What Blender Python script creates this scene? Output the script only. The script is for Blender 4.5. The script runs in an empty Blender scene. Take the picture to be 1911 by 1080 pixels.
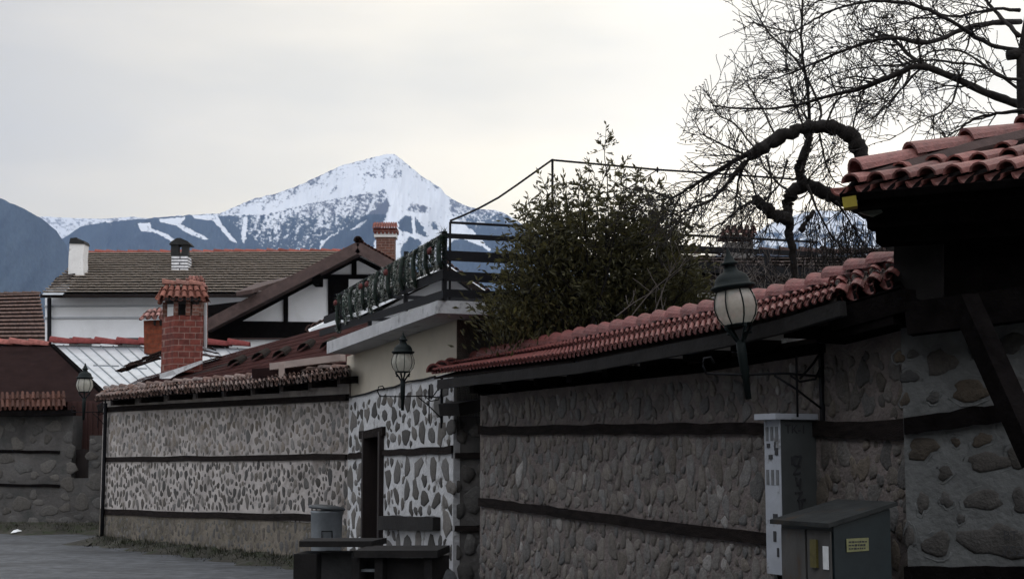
import bpy, math, random
import numpy as np
from mathutils import Vector, Matrix

random.seed(11)
np.random.seed(11)
sc = bpy.context.scene
C = sc.collection

# ------------------------------------------------------------------ camera
FPX = 2700.0                                   # focal length in photo pixels (photo is 1911 wide)
PITCH = math.radians(6.55)
CAM = Vector((0, 0, 1.6))
cam_d = bpy.data.cameras.new("camera")
cam_d.sensor_fit = 'HORIZONTAL'
cam_d.sensor_width = 36.0
cam_d.lens = FPX * 36.0 / 1911.0
cam_d.clip_start = 0.1
cam_d.clip_end = 60000
cam = bpy.data.objects.new("camera", cam_d)
cam.location = CAM
cam.rotation_euler = (math.pi / 2 + PITCH, 0, 0)
C.objects.link(cam)
sc.camera = cam

# ------------------------------------------------------------------ light
SUN_AZ, SUN_EL = math.radians(14), math.radians(10)      # azimuth to the right of +Y
SDIR = Vector((math.sin(SUN_AZ) * math.cos(SUN_EL), math.cos(SUN_AZ) * math.cos(SUN_EL), math.sin(SUN_EL)))
world = bpy.data.worlds.new("World")
sc.world = world
world.use_nodes = True
nt = world.node_tree
for n in list(nt.nodes):
    nt.nodes.remove(n)


def wn(t, **kw):
    n = nt.nodes.new(t)
    for k, v in kw.items():
        setattr(n, k, v)
    return n


out = wn('ShaderNodeOutputWorld')
bg = wn('ShaderNodeBackground')
bg.inputs['Strength'].default_value = 0.1
nt.links.new(bg.outputs[0], out.inputs['Surface'])
sky = wn('ShaderNodeTexSky', sky_type='NISHITA', sun_disc=False)
sky.sun_elevation = SUN_EL
sky.sun_rotation = SUN_AZ
tc = wn('ShaderNodeTexCoord')
dot = wn('ShaderNodeVectorMath', operation='DOT_PRODUCT')
dot.inputs[1].default_value = SDIR
nt.links.new(tc.outputs['Generated'], dot.inputs[0])
mr = wn('ShaderNodeMapRange')
mr.inputs['From Min'].default_value = -1
nt.links.new(dot.outputs['Value'], mr.inputs['Value'])
ramp = wn('ShaderNodeValToRGB')
els = ramp.color_ramp.elements
SKY = [(0.0, (1.36, 1.39, 1.47)), (0.5, (1.16, 1.18, 1.22)), (0.80, (.84, .82, .79)), (0.90, (.89, .835, .745)),
       (0.945, (1.20, 1.10, .91)), (0.985, (1.38, 1.28, 1.06)), (1.0, (1.55, 1.47, 1.28))]
els[0].position, els[0].color = SKY[0][0], SKY[0][1] + (1,)
els[1].position, els[1].color = SKY[-1][0], SKY[-1][1] + (1,)
for p, c in SKY[1:-1]:
    e = els.new(p)
    e.color = c + (1,)
nt.links.new(mr.outputs[0], ramp.inputs[0])
mp = wn('ShaderNodeMapping')
mp.inputs['Scale'].default_value = (1.0, 1.0, 3.6)
mp.inputs['Rotation'].default_value = (0.0, math.radians(9), 0.0)
mp.inputs['Location'].default_value = (0.35, 0.2, 0.1)
nt.links.new(tc.outputs['Generated'], mp.inputs[0])
nz = wn('ShaderNodeTexNoise')
nz.inputs['Scale'].default_value = 2.6
nz.inputs['Detail'].default_value = 5
nz.inputs['Roughness'].default_value = .5
nt.links.new(mp.outputs[0], nz.inputs['Vector'])
cr = wn('ShaderNodeValToRGB')
ce = cr.color_ramp.elements
ce[0].position, ce[0].color = .38, (.84, .86, .89, 1)
ce[1].position, ce[1].color = .62, (1.05, 1.04, 1.02, 1)
nt.links.new(nz.outputs[0], cr.inputs[0])
mul = wn('ShaderNodeMix', data_type='RGBA', blend_type='MULTIPLY')
mul.inputs['Factor'].default_value = 1
nt.links.new(ramp.outputs[0], mul.inputs['A'])
nt.links.new(cr.outputs[0], mul.inputs['B'])
# an overcast sky is brighter overhead than near the horizon
sepz = wn('ShaderNodeSeparateXYZ')
nt.links.new(tc.outputs['Generated'], sepz.inputs[0])
zr = wn('ShaderNodeMapRange')
zr.inputs['From Min'].default_value = .36
zr.inputs['From Max'].default_value = 1.0
zr.inputs['To Min'].default_value = 1.0
zr.inputs['To Max'].default_value = 2.0
nt.links.new(sepz.outputs['Z'], zr.inputs['Value'])
scl0 = wn('ShaderNodeVectorMath', operation='SCALE')
nt.links.new(mul.outputs['Result'], scl0.inputs[0])
nt.links.new(zr.outputs[0], scl0.inputs['Scale'])
scl = wn('ShaderNodeVectorMath', operation='SCALE')
scl.inputs['Scale'].default_value = 10.0
zw = wn('ShaderNodeValToRGB')
zw.color_ramp.elements[0].position, zw.color_ramp.elements[0].color = .10, (1.09, 1.06, .98, 1)
zw.color_ramp.elements[1].position, zw.color_ramp.elements[1].color = .30, (1, 1, 1, 1)
nt.links.new(sepz.outputs['Z'], zw.inputs[0])
mulz = wn('ShaderNodeMix', data_type='RGBA', blend_type='MULTIPLY')
mulz.inputs['Factor'].default_value = 1
nt.links.new(scl0.outputs[0], mulz.inputs['A'])
nt.links.new(zw.outputs[0], mulz.inputs['B'])
nt.links.new(mulz.outputs['Result'], scl.inputs[0])
mx = wn('ShaderNodeMix', data_type='RGBA')
mx.inputs['Factor'].default_value = .94
nt.links.new(sky.outputs[0], mx.inputs['A'])
nt.links.new(scl.outputs[0], mx.inputs['B'])
nt.links.new(mx.outputs['Result'], bg.inputs['Color'])

sun_d = bpy.data.lights.new("sun", 'SUN')
sun_d.energy = 0.5
sun_d.angle = math.radians(18)
sun_d.color = (1.0, .93, .84)
sun = bpy.data.objects.new("sun", sun_d)
sun.rotation_euler = (-SDIR).to_track_quat('-Z', 'Y').to_euler()
sun.location = (0, 0, 60)
C.objects.link(sun)

sc.view_settings.view_transform = 'Standard'
sc.view_settings.look = 'None'
sc.view_settings.exposure = 0.0
sc.view_settings.gamma = 1.0
sc.render.engine = 'CYCLES'
sc.cycles.use_denoising = True
sc.cycles.max_bounces = 6
sc.cycles.transparent_max_bounces = 12
sc.cycles.volume_bounces = 1
sc.cycles.caustics_reflective = False
sc.cycles.caustics_refractive = False


# ------------------------------------------------------------------ measuring helpers
def ray(px, py):
    cx, cy = (px - 955.5) / FPX, (540 - py) / FPX
    s, c = math.sin(PITCH), math.cos(PITCH)
    return Vector((cx, c - cy * s, s + cy * c))


def P(px, py, d):
    r = ray(px, py)
    return CAM + r * (d / r.y)


class Plan:
    """a vertical wall plane seen in plan, from a to b (left to right as seen), n faces the street"""
    def __init__(s, a, b):
        s.a = Vector((a[0], a[1]))
        s.b = Vector((b[0], b[1]))
        s.L = (s.b - s.a).length
        s.u = (s.b - s.a) / s.L
        s.n = Vector((s.u.y, -s.u.x))

    def on(s, px, py, off=0.0):
        r = ray(px, py)
        o = s.a + s.n * off
        t = (o.x * s.n.x + o.y * s.n.y) / (r.x * s.n.x + r.y * s.n.y)
        return CAM + r * t

    def sz(s, px, py, off=0.0):
        p = s.on(px, py, off)
        return (Vector((p.x, p.y)) - s.a).dot(s.u), p.z

    def pt(s, t, z, off=0.0):
        q = s.a + s.u * t + s.n * off
        return Vector((q.x, q.y, z))

    def dir3(s):
        return Vector((s.u.x, s.u.y, 0))

    def n3(s):
        return Vector((s.n.x, s.n.y, 0))


def lerp(a, b, t):
    return a + (b - a) * t


def interp(pts, x):
    if x <= pts[0][0]:
        return pts[0][1]
    for (x0, y0), (x1, y1) in zip(pts, pts[1:]):
        if x <= x1:
            return y0 + (y1 - y0) * (x - x0) / (x1 - x0)
    return pts[-1][1]


# ------------------------------------------------------------------ materials
def mat(name, col, rough=.8, var=.25, scale=6.0, bump=.3, bscale=40.0, spec=.3, metal=0.0, tint=False, stain=None, stretch=None, coat=0):
    m = bpy.data.materials.new(name)
    m.use_nodes = True
    t = m.node_tree
    b = t.nodes['Principled BSDF']
    b.inputs['Roughness'].default_value = rough
    b.inputs['Metallic'].default_value = metal
    b.inputs['Specular IOR Level'].default_value = spec
    L = t.links.new
    co = t.nodes.new('ShaderNodeTexCoord')
    src = co.outputs['Object']
    if stretch:
        mpn = t.nodes.new('ShaderNodeMapping')
        mpn.inputs['Scale'].default_value = stretch
        L(src, mpn.inputs[0])
        src = mpn.outputs[0]
    n1 = t.nodes.new('ShaderNodeTexNoise')
    n1.inputs['Scale'].default_value = scale
    n1.inputs['Detail'].default_value = 6
    n1.inputs['Roughness'].default_value = .62
    L(src, n1.inputs['Vector'])
    r = t.nodes.new('ShaderNodeValToRGB')
    e = r.color_ramp.elements
    lo, hi = 1 - var, 1 + var
    e[0].position, e[1].position = .3, .7
    if tint:
        e[0].color = (lo, lo, lo, 1)
        e[1].color = (hi, hi, hi, 1)
        at = t.nodes.new('ShaderNodeAttribute')
        at.attribute_name = 'tint'
        mu = t.nodes.new('ShaderNodeMix')
        mu.data_type, mu.blend_type = 'RGBA', 'MULTIPLY'
        mu.inputs['Factor'].default_value = 1
        L(at.outputs['Color'], mu.inputs['A'])
        L(r.outputs[0], mu.inputs['B'])
        csrc = mu.outputs['Result']
    else:
        e[0].color = tuple(c * lo for c in col) + (1,)
        e[1].color = tuple(min(1, c * hi) for c in col) + (1,)
        csrc = r.outputs[0]
    L(n1.outputs[0], r.inputs[0])
    if stain:                                    # (colour, scale, threshold): patches of dirt, moss or peeling with a shape of their own
        n3 = t.nodes.new('ShaderNodeTexNoise')
        n3.inputs['Scale'].default_value = stain[1]
        n3.inputs['Detail'].default_value = 8
        n3.inputs['Roughness'].default_value = .7
        L(src, n3.inputs['Vector'])
        r3 = t.nodes.new('ShaderNodeValToRGB')
        r3.color_ramp.elements[0].position = stain[2]
        r3.color_ramp.elements[1].position = stain[2] + (.12 if len(stain) < 4 else stain[3])
        L(n3.outputs[0], r3.inputs[0])
        ms = t.nodes.new('ShaderNodeMix')
        ms.data_type = 'RGBA'
        L(r3.outputs[0], ms.inputs['Factor'])
        L(csrc, ms.inputs['A'])
        ms.inputs['B'].default_value = tuple(stain[0]) + (1,)
        csrc = ms.outputs['Result']
    L(csrc, b.inputs['Base Color'])
    if bump:
        n2 = t.nodes.new('ShaderNodeTexNoise')
        n2.inputs['Scale'].default_value = bscale
        n2.inputs['Detail'].default_value = 6
        L(src, n2.inputs['Vector'])
        bp = t.nodes.new('ShaderNodeBump')
        bp.inputs['Strength'].default_value = bump
        bp.inputs['Distance'].default_value = .02
        L(n2.outputs[0], bp.inputs['Height'])
        L(bp.outputs[0], b.inputs['Normal'])
    if coat:
        b.inputs['Coat Weight'].default_value = coat
        b.inputs['Coat Roughness'].default_value = .3
    return m


def brick_mat(name, c1, c2, cm, w, h, rough=.85, rot=0.0, msize=.012):
    m = bpy.data.materials.new(name)
    m.use_nodes = True
    t = m.node_tree
    b = t.nodes['Principled BSDF']
    b.inputs['Roughness'].default_value = rough
    b.inputs['Specular IOR Level'].default_value = .2
    L = t.links.new
    co = t.nodes.new('ShaderNodeTexCoord')
    sp = t.nodes.new('ShaderNodeSeparateXYZ')
    L(co.outputs['Object'], sp.inputs[0])
    ad = t.nodes.new('ShaderNodeMath')
    ad.operation = 'ADD'
    L(sp.outputs['X'], ad.inputs[0])
    L(sp.outputs['Y'], ad.inputs[1])
    cb = t.nodes.new('ShaderNodeCombineXYZ')
    L(ad.outputs[0], cb.inputs['X'])
    L(sp.outputs['Z'], cb.inputs['Y'])
    bt = t.nodes.new('ShaderNodeTexBrick')
    bt.inputs['Scale'].default_value = 1
    bt.inputs['Brick Width'].default_value = w
    bt.inputs['Row Height'].default_value = h
    bt.inputs['Mortar Size'].default_value = msize
    bt.inputs['Mortar Smooth'].default_value = .3
    bt.inputs['Color1'].default_value = c1 + (1,)
    bt.inputs['Color2'].default_value = c2 + (1,)
    bt.inputs['Mortar'].default_value = cm + (1,)
    L(cb.outputs[0], bt.inputs['Vector'])
    n = t.nodes.new('ShaderNodeTexNoise')
    n.inputs['Scale'].default_value = 9
    n.inputs['Detail'].default_value = 6
    L(co.outputs['Object'], n.inputs['Vector'])
    r = t.nodes.new('ShaderNodeValToRGB')
    r.color_ramp.elements[0].position, r.color_ramp.elements[1].position = .3, .7
    r.color_ramp.elements[0].color = (.6, .6, .6, 1)
    r.color_ramp.elements[1].color = (1.2, 1.2, 1.2, 1)
    L(n.outputs[0], r.inputs[0])
    mu = t.nodes.new('ShaderNodeMix')
    mu.data_type, mu.blend_type = 'RGBA', 'MULTIPLY'
    mu.inputs['Factor'].default_value = 1
    L(bt.outputs['Color'], mu.inputs['A'])
    L(r.outputs[0], mu.inputs['B'])
    L(mu.outputs['Result'], b.inputs['Base Color'])
    bp = t.nodes.new('ShaderNodeBump')
    bp.inputs['Strength'].default_value = .5
    bp.inputs['Distance'].default_value = .01
    bp.invert = True
    L(bt.outputs['Fac'], bp.inputs['Height'])
    L(bp.outputs[0], b.inputs['Normal'])
    return m


M = {}
M['mortar_pale'] = mat('mortar_pale', (.38, .348, .332), .9, .28, 3.0, .6, 30, stain=((.13, .11, .095), 1.3, .52, .16))
M['mortar_white'] = mat('mortar_white', (.50, .50, .51), .9, .2, 4.0, .9, 22, stain=((.17, .16, .15), 3.2, .57, .08))
M['mortar_brown'] = mat('mortar_brown', (.165, .14, .13), .92, .3, 5.0, .9, 34, stain=((.08, .072, .068), 2.2, .54, .14))
M['mortar_grey'] = mat('mortar_grey', (.112, .115, .114), .92, .22, 7.0, .7, 22, stain=((.085, .08, .07), 2.0, .58, .14))
M['mortar_dark'] = mat('mortar_dark', (.08, .075, .072), .92, .4, 2.0, .8, 20, stain=((.05, .052, .05), 1.5, .5, .14))
M['mortar_dirty'] = mat('mortar_dirty', (.155, .135, .11), .95, .3, 2.5, .8, 24, stain=((.05, .046, .032), 1.6, .47, .2))
M['stone'] = mat('stone', (1, 1, 1), .85, .28, 22, .5, 60, tint=True)
M['timber'] = mat('timber', (.017, .013, .012), .95, .6, 8, .8, 50, spec=.1, stretch=(1, 1, 4))
M['timber_brown'] = mat('timber_brown', (.065, .042, .038), .8, .3, 6, .3, 40)
M['timber_black'] = mat('timber_black', (.007, .006, .006), .95, .4, 8, .5, 40, spec=.0)
M['tile_red'] = mat('tile_red', (1, 1, 1), .52, .38, 14, .45, 60, spec=.45, tint=True, stain=((.035, .028, .024), 5.0, .62, .1))
M['roof_maroon'] = mat('roof_maroon', (1, 1, 1), .95, .25, 5, .2, 30, spec=.03, tint=True)
M['tile_old'] = mat('tile_old', (1, 1, 1), .9, .35, 16, .4, 60, spec=.1, tint=True)
M['plaster_white'] = mat('plaster_white', (.82, .83, .86), .9, .05, 1.2, .15, 30, stain=((.70, .70, .71), .8, .54, .2))
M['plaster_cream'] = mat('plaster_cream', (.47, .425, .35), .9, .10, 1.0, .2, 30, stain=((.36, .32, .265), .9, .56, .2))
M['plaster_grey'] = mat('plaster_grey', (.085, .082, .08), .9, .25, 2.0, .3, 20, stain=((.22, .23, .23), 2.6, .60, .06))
M['concrete'] = mat('concrete', (.44, .44, .45), .9, .15, 3.0, .3, 30, stain=((.20, .20, .20), 3.5, .56, .1))
M['metal_black'] = mat('metal_black', (.012, .012, .014), .75, .2, 12, .1, 60, spec=.12)
M['metal_green'] = mat('metal_green', (.007, .011, .011), .6, .2, 12, .1, 60, spec=.14)
M['zinc'] = mat('zinc', (.55, .58, .62), .38, .14, 2.5, .15, 8, metal=.75, stain=((.38, .40, .42), 2.0, .56, .2))
M['galv'] = mat('galv', (.24, .26, .28), .45, .2, 5, .15, 20, metal=.7)
M['brick_red'] = brick_mat('brick_red', (.175, .048, .036), (.125, .038, .031), (.22, .13, .11), .25, .125, msize=.011)
M['brick_orange'] = brick_mat('brick_orange', (.21, .055, .028), (.17, .046, .026), (.14, .055, .035), .26, .11, msize=.008)
M['brick_brown'] = brick_mat('brick_brown', (.15, .065, .045), (.12, .055, .042), (.20, .14, .12), .25, .09)
M['snow_brick'] = brick_mat('snow_brick', (.70, .70, .72), (.62, .62, .64), (.07, .07, .075), 3.0, .135, msize=.028)
M['white_render'] = mat('white_render', (.68, .67, .66), .9, .12, 2.0, .3, 14, stain=((.24, .22, .20), 1.9, .56, .08))
M['soot'] = mat('soot', (.02, .02, .02), .9, .3, 6, .3, 30)
M['window_dark'] = mat('window_dark', (.02, .022, .026), .15, .1, 3, 0, spec=.5)
M['leaf'] = mat('leaf', (1, 1, 1), .55, .3, 9, 0, tint=True, spec=.35)
M['bark'] = mat('bark', (.018, .0145, .013), .9, .35, 14, .7, 40)
M['twig'] = mat('twig', (.016, .013, .012), .9, .3, 10, 0)
M['twig_pale'] = mat('twig_pale', (.13, .11, .10), .9, .3, 10, 0)
M['mountain'] = mat('mountain', (1, 1, 1), .95, .06, .004, 0, tint=True, spec=.1)
M['ground'] = mat('ground', (.075, .07, .062), .95, .3, .6, .4, 8)
M['dirt'] = mat('dirt', (.045, .042, .034), .95, .45, 2.5, .8, 12, stain=((.03, .036, .018), 3.0, .5, .12))
M['asphalt'] = mat('asphalt', (.085, .088, .094), .88, .45, 6, 1.0, 16, stain=((.05, .051, .053), .9, .47, .16), stretch=(.7, .8, 1))
M['cabinet_white'] = mat('cabinet_white', (.38, .40, .44), .6, .12, 6, .1, 30, stain=((.17, .165, .16), 5, .56, .08))
M['cabinet_grey'] = mat('cabinet_grey', (.06, .065, .065), .6, .14, 5, .05, 30)
M['cabinet_teal'] = mat('cabinet_teal', (.013, .020, .023), .5, .25, 6, .05, 30)
M['lid_dark'] = mat('lid_dark', (.032, .034, .034), .85, .3, 6, .2, 30, spec=.12, stain=((.05, .038, .028), 4.0, .56, .1))
M['rust_panel'] = mat('rust_panel', (.075, .072, .068), .7, .25, 6, .1, 30, stain=((.075, .045, .028), 4.0, .5, .12), stretch=(1, 1, .35))
M['yellow'] = mat('yellow', (.10, .085, .025), .6, .2, 30, 0)
M['label_pale'] = mat('label_pale', (.21, .21, .105), .6, .2, 30, 0)
M['paint_dark'] = mat('paint_dark', (.035, .035, .038), .7, .2, 40, 0)
M['paper'] = mat('paper', (.75, .76, .76), .7, .1, 20, 0)
M['sticker'] = mat('sticker', (.14, .145, .15), .7, .2, 20, 0)
M['gate_red'] = mat('gate_red', (.045, .018, .015), .75, .25, 3, .3, 20, stretch=(6, 6, .5))
M['door_brown'] = mat('door_brown', (.018, .012, .011), .7, .3, 6, .3, 30, stretch=(8, 8, .6))
M['board_brown'] = mat('board_brown', (.018, .010, .0095), .95, .3, 3, .3, 20, spec=.03)
M['gutter_pale'] = mat('gutter_pale', (.30, .24, .215), .7, .15, 4, .1, 20)
M['white_paint'] = mat('white_paint', (.70, .72, .75), .6, .06, 4, .05, 20)
M['tinsel'] = mat('tinsel', (.55, .57, .53), .3, .2, 30, 0, spec=.7)
M['bow'] = mat('bow', (.11, .025, .022), .6, .3, 20, 0)
M['garland'] = mat('garland', (.030, .044, .036), .7, .35, 20, .2, 40)
M['ochre'] = mat('ochre', (.25, .20, .02), .6, .2, 10, .1, 20)
M['grass'] = mat('grass', (.022, .024, .012), .8, .4, 3, 0)
M['wood_dark'] = mat('wood_dark', (.016, .0145, .014), .95, .35, 5, .3, 30)
M['block_grey'] = mat('block_grey', (.075, .075, .075), .9, .25, 5, .4, 20)

lt_ = M['leaf'].node_tree                         # leaves let some light through
tl_ = lt_.nodes.new('ShaderNodeBsdfTranslucent')
ms_ = lt_.nodes.new('ShaderNodeMixShader')
ms_.inputs[0].default_value = .4
pb_ = lt_.nodes['Principled BSDF']
lt_.links.new(pb_.inputs['Base Color'].links[0].from_socket, tl_.inputs['Color'])
lt_.links.new(pb_.outputs[0], ms_.inputs[1])
lt_.links.new(tl_.outputs[0], ms_.inputs[2])
lt_.links.new(ms_.outputs[0], lt_.nodes['Material Output'].inputs['Surface'])

g = bpy.data.materials.new('lantern_glass')
g.use_nodes = True
gt = g.node_tree
gb = gt.nodes['Principled BSDF']
gb.inputs['Base Color'].default_value = (.62, .61, .54, 1)
gb.inputs['Roughness'].default_value = .18
gb.inputs['Specular IOR Level'].default_value = .6
gb.inputs['Subsurface Weight'].default_value = 0
gtr = gt.nodes.new('ShaderNodeBsdfTransparent')
gtl = gt.nodes.new('ShaderNodeBsdfTranslucent')
gtl.inputs['Color'].default_value = (.75, .73, .64, 1)
gno = gt.nodes.new('ShaderNodeTexNoise')
gno.inputs['Scale'].default_value = 14
gno.inputs['Detail'].default_value = 4
gco = gt.nodes.new('ShaderNodeTexCoord')
gt.links.new(gco.outputs['Object'], gno.inputs['Vector'])
gm0 = gt.nodes.new('ShaderNodeMixShader')
gm0.inputs[0].default_value = .45
gt.links.new(gb.outputs[0], gm0.inputs[1])
gt.links.new(gtl.outputs[0], gm0.inputs[2])
gmr = gt.nodes.new('ShaderNodeMapRange')
gmr.inputs['To Min'].default_value = .25
gmr.inputs['To Max'].default_value = .85
gt.links.new(gno.outputs[0], gmr.inputs[0])
gm = gt.nodes.new('ShaderNodeMixShader')
gt.links.new(gmr.outputs[0], gm.inputs[0])
gt.links.new(gtr.outputs[0], gm.inputs[1])
gt.links.new(gm0.outputs[0], gm.inputs[2])
gt.links.new(gm.outputs[0], gt.nodes['Material Output'].inputs['Surface'])
M['glass'] = g


# ------------------------------------------------------------------ mesh builder
class MB:
    def __init__(s):
        s.v, s.f, s.c = [], [], []
        s.tint = None

    def add(s, vs, fs):
        o = len(s.v)
        s.v.extend([tuple(v) for v in vs])
        s.c.extend([s.tint or (1, 1, 1)] * len(vs))
        s.f.extend([tuple(i + o for i in f) for f in fs])

    def hexa(s, p):                              # 4 bottom/front points then 4 matching ones
        s.add(p, [(3, 2, 1, 0), (4, 5, 6, 7), (1, 5, 4, 0), (2, 6, 5, 1), (3, 7, 6, 2), (0, 4, 7, 3)])

    def box(s, c, size, ux=Vector((1, 0, 0)), uy=None, uz=Vector((0, 0, 1))):
        c = Vector(c)
        ux = Vector(ux).normalized()
        uz = Vector(uz).normalized()
        uy = Vector(uy).normalized() if uy is not None else uz.cross(ux).normalized()
        a, b, h = ux * size[0] / 2, uy * size[1] / 2, uz * size[2] / 2
        s.hexa([c - a - b - h, c + a - b - h, c + a + b - h, c - a + b - h,
                c - a - b + h, c + a - b + h, c + a + b + h, c - a + b + h])

    def beam(s, p, q, w, h, up=Vector((0, 0, 1))):
        p, q = Vector(p), Vector(q)
        d = (q - p).normalized()
        sd = d.cross(up).normalized()
        u = sd.cross(d).normalized()
        a, b = sd * w / 2, u * h / 2
        s.hexa([p - a - b, p + a - b, p + a + b, p - a + b, q - a - b, q + a - b, q + a + b, q - a + b])

    def prism(s, pts, off):                      # polygon points extruded by off
        n = len(pts)
        pts = [Vector(p) for p in pts]
        off = Vector(off)
        s.add(pts + [p + off for p in pts],
              [tuple(range(n)), tuple(range(2 * n - 1, n - 1, -1))] + [((i + 1) % n, i, n + i, n + (i + 1) % n) for i in range(n)])

    def pxprism(s, pix, d, t):                   # outline measured in the photo, standing at distance d, t metres thick
        s.prism([P(x, y, d) for x, y in pix], (0, t, 0))

    def tube(s, pts, rad, seg=5, cap=True):
        pts = [Vector(p) for p in pts]
        if not isinstance(rad, (list, tuple)):
            rad = [rad] * len(pts)
        ref = Vector((0.31, .2, .93))
        vs, fs = [], []
        for i, p in enumerate(pts):
            d = (pts[min(i + 1, len(pts) - 1)] - pts[max(i - 1, 0)])
            d = d.normalized() if d.length > 1e-9 else Vector((0, 0, 1))
            a = d.cross(ref)
            if a.length < .05:
                a = d.cross(Vector((1, 0, 0)))
            a.normalize()
            b = d.cross(a)
            for k in range(seg):
                t = 2 * math.pi * k / seg
                vs.append(p + (a * math.cos(t) + b * math.sin(t)) * rad[i])
        for i in range(len(pts) - 1):
            for k in range(seg):
                k2 = (k + 1) % seg
                fs.append((i * seg + k, i * seg + k2, (i + 1) * seg + k2, (i + 1) * seg + k))
        if cap:
            fs.append(tuple(range(seg))[::-1])
            fs.append(tuple((len(pts) - 1) * seg + k for k in range(seg)))
        s.add(vs, fs)

    def lathe(s, o, prof, seg=20, M3=None, sc_=1.0):
        o = Vector(o)
        M3 = M3 or Matrix.Identity(3)
        vs, fs = [], []
        for r, z in prof:
            for k in range(seg):
                t = 2 * math.pi * k / seg
                vs.append(o + M3 @ (Vector((r * math.cos(t), r * math.sin(t), z)) * sc_))
        for i in range(len(prof) - 1):
            for k in range(seg):
                k2 = (k + 1) % seg
                fs.append((i * seg + k, i * seg + k2, (i + 1) * seg + k2, (i + 1) * seg + k))
        s.add(vs, fs)

    def quad(s, a, b, c, d):
        s.add([a, b, c, d], [(0, 1, 2, 3)])

    def build(s, name, material, root=None, smooth=False, loc=None):
        base = Vector((0, 0, 0))
        if root is not None:
            base = Vector(root['_w'])
        elif loc is not None:
            base = Vector(loc)
        me = bpy.data.meshes.new(name)
        me.from_pydata([(v[0] - base.x, v[1] - base.y, v[2] - base.z) for v in s.v], [], s.f)
        at = me.color_attributes.new('tint', 'FLOAT_COLOR', 'POINT')
        at.data.foreach_set('color', np.array([tuple(c) + (1,) for c in s.c], dtype=np.float32).ravel())
        if smooth:
            me.polygons.foreach_set('use_smooth', [True] * len(me.polygons))
        me.materials.append(material)
        o = bpy.data.objects.new(name, me)
        C.objects.link(o)
        if root is not None:
            o.parent = root
            WP[o.name] = base
            o['_w'] = tuple(base)
        elif loc is not None:
            o.location = loc
            o['_w'] = tuple(base)
        else:
            o['_w'] = (0, 0, 0)
        ALL.append(o)
        return o


WP = {}
ALL = []


def thing(name, label, cat, loc, group=None):
    o = bpy.data.objects.new(name, None)
    o.empty_display_size = .2
    C.objects.link(o)
    o.location = loc
    o['_w'] = tuple(loc)
    o['label'] = label
    o['category'] = cat
    if group:
        o['group'] = group
    ALL.append(o)
    return o


def tag(o, label, cat, group=None):
    o['label'] = label
    o['category'] = cat
    if group:
        o['group'] = group
    return o


def kind(o, k):
    o['kind'] = k
    return o


def rnd(a, b):
    return random.uniform(a, b)


# ------------------------------------------------------------------ noise for terrain
def vnoise(x, y, seed=0):
    xi, yi = np.floor(x).astype(np.int64), np.floor(y).astype(np.int64)
    xf, yf = x - xi, y - yi
    u, v = xf * xf * (3 - 2 * xf), yf * yf * (3 - 2 * yf)

    def h(a, b):
        n = (a * 374761393 + b * 668265263 + seed * 974634777) & 0xFFFFFFFF
        n = ((n ^ (n >> 13)) * 1274126177) & 0xFFFFFFFF
        n = n ^ (n >> 16)
        return (n & 0xFFFF) / 65535.0
    return (h(xi, yi) * (1 - u) + h(xi + 1, yi) * u) * (1 - v) + (h(xi, yi + 1) * (1 - u) + h(xi + 1, yi + 1) * u) * v


def fbm(x, y, oct=5, seed=0, gain=.55):
    a, t, s = 1.0, 0.0, 0.0
    for i in range(oct):
        t = t + a * vnoise(x * 2 ** i, y * 2 ** i, seed + i * 17)
        s += a
        a *= gain
    return t / s


def inpoly(x, y, poly):
    r = np.zeros(x.shape, bool)
    n = len(poly)
    for i in range(n):
        x0, y0 = poly[i]
        x1, y1 = poly[(i + 1) % n]
        if y0 == y1:
            continue
        c = ((y0 > y) != (y1 > y)) & (x < (x1 - x0) * (y - y0) / (y1 - y0) + x0)
        r ^= c
    return r


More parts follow.
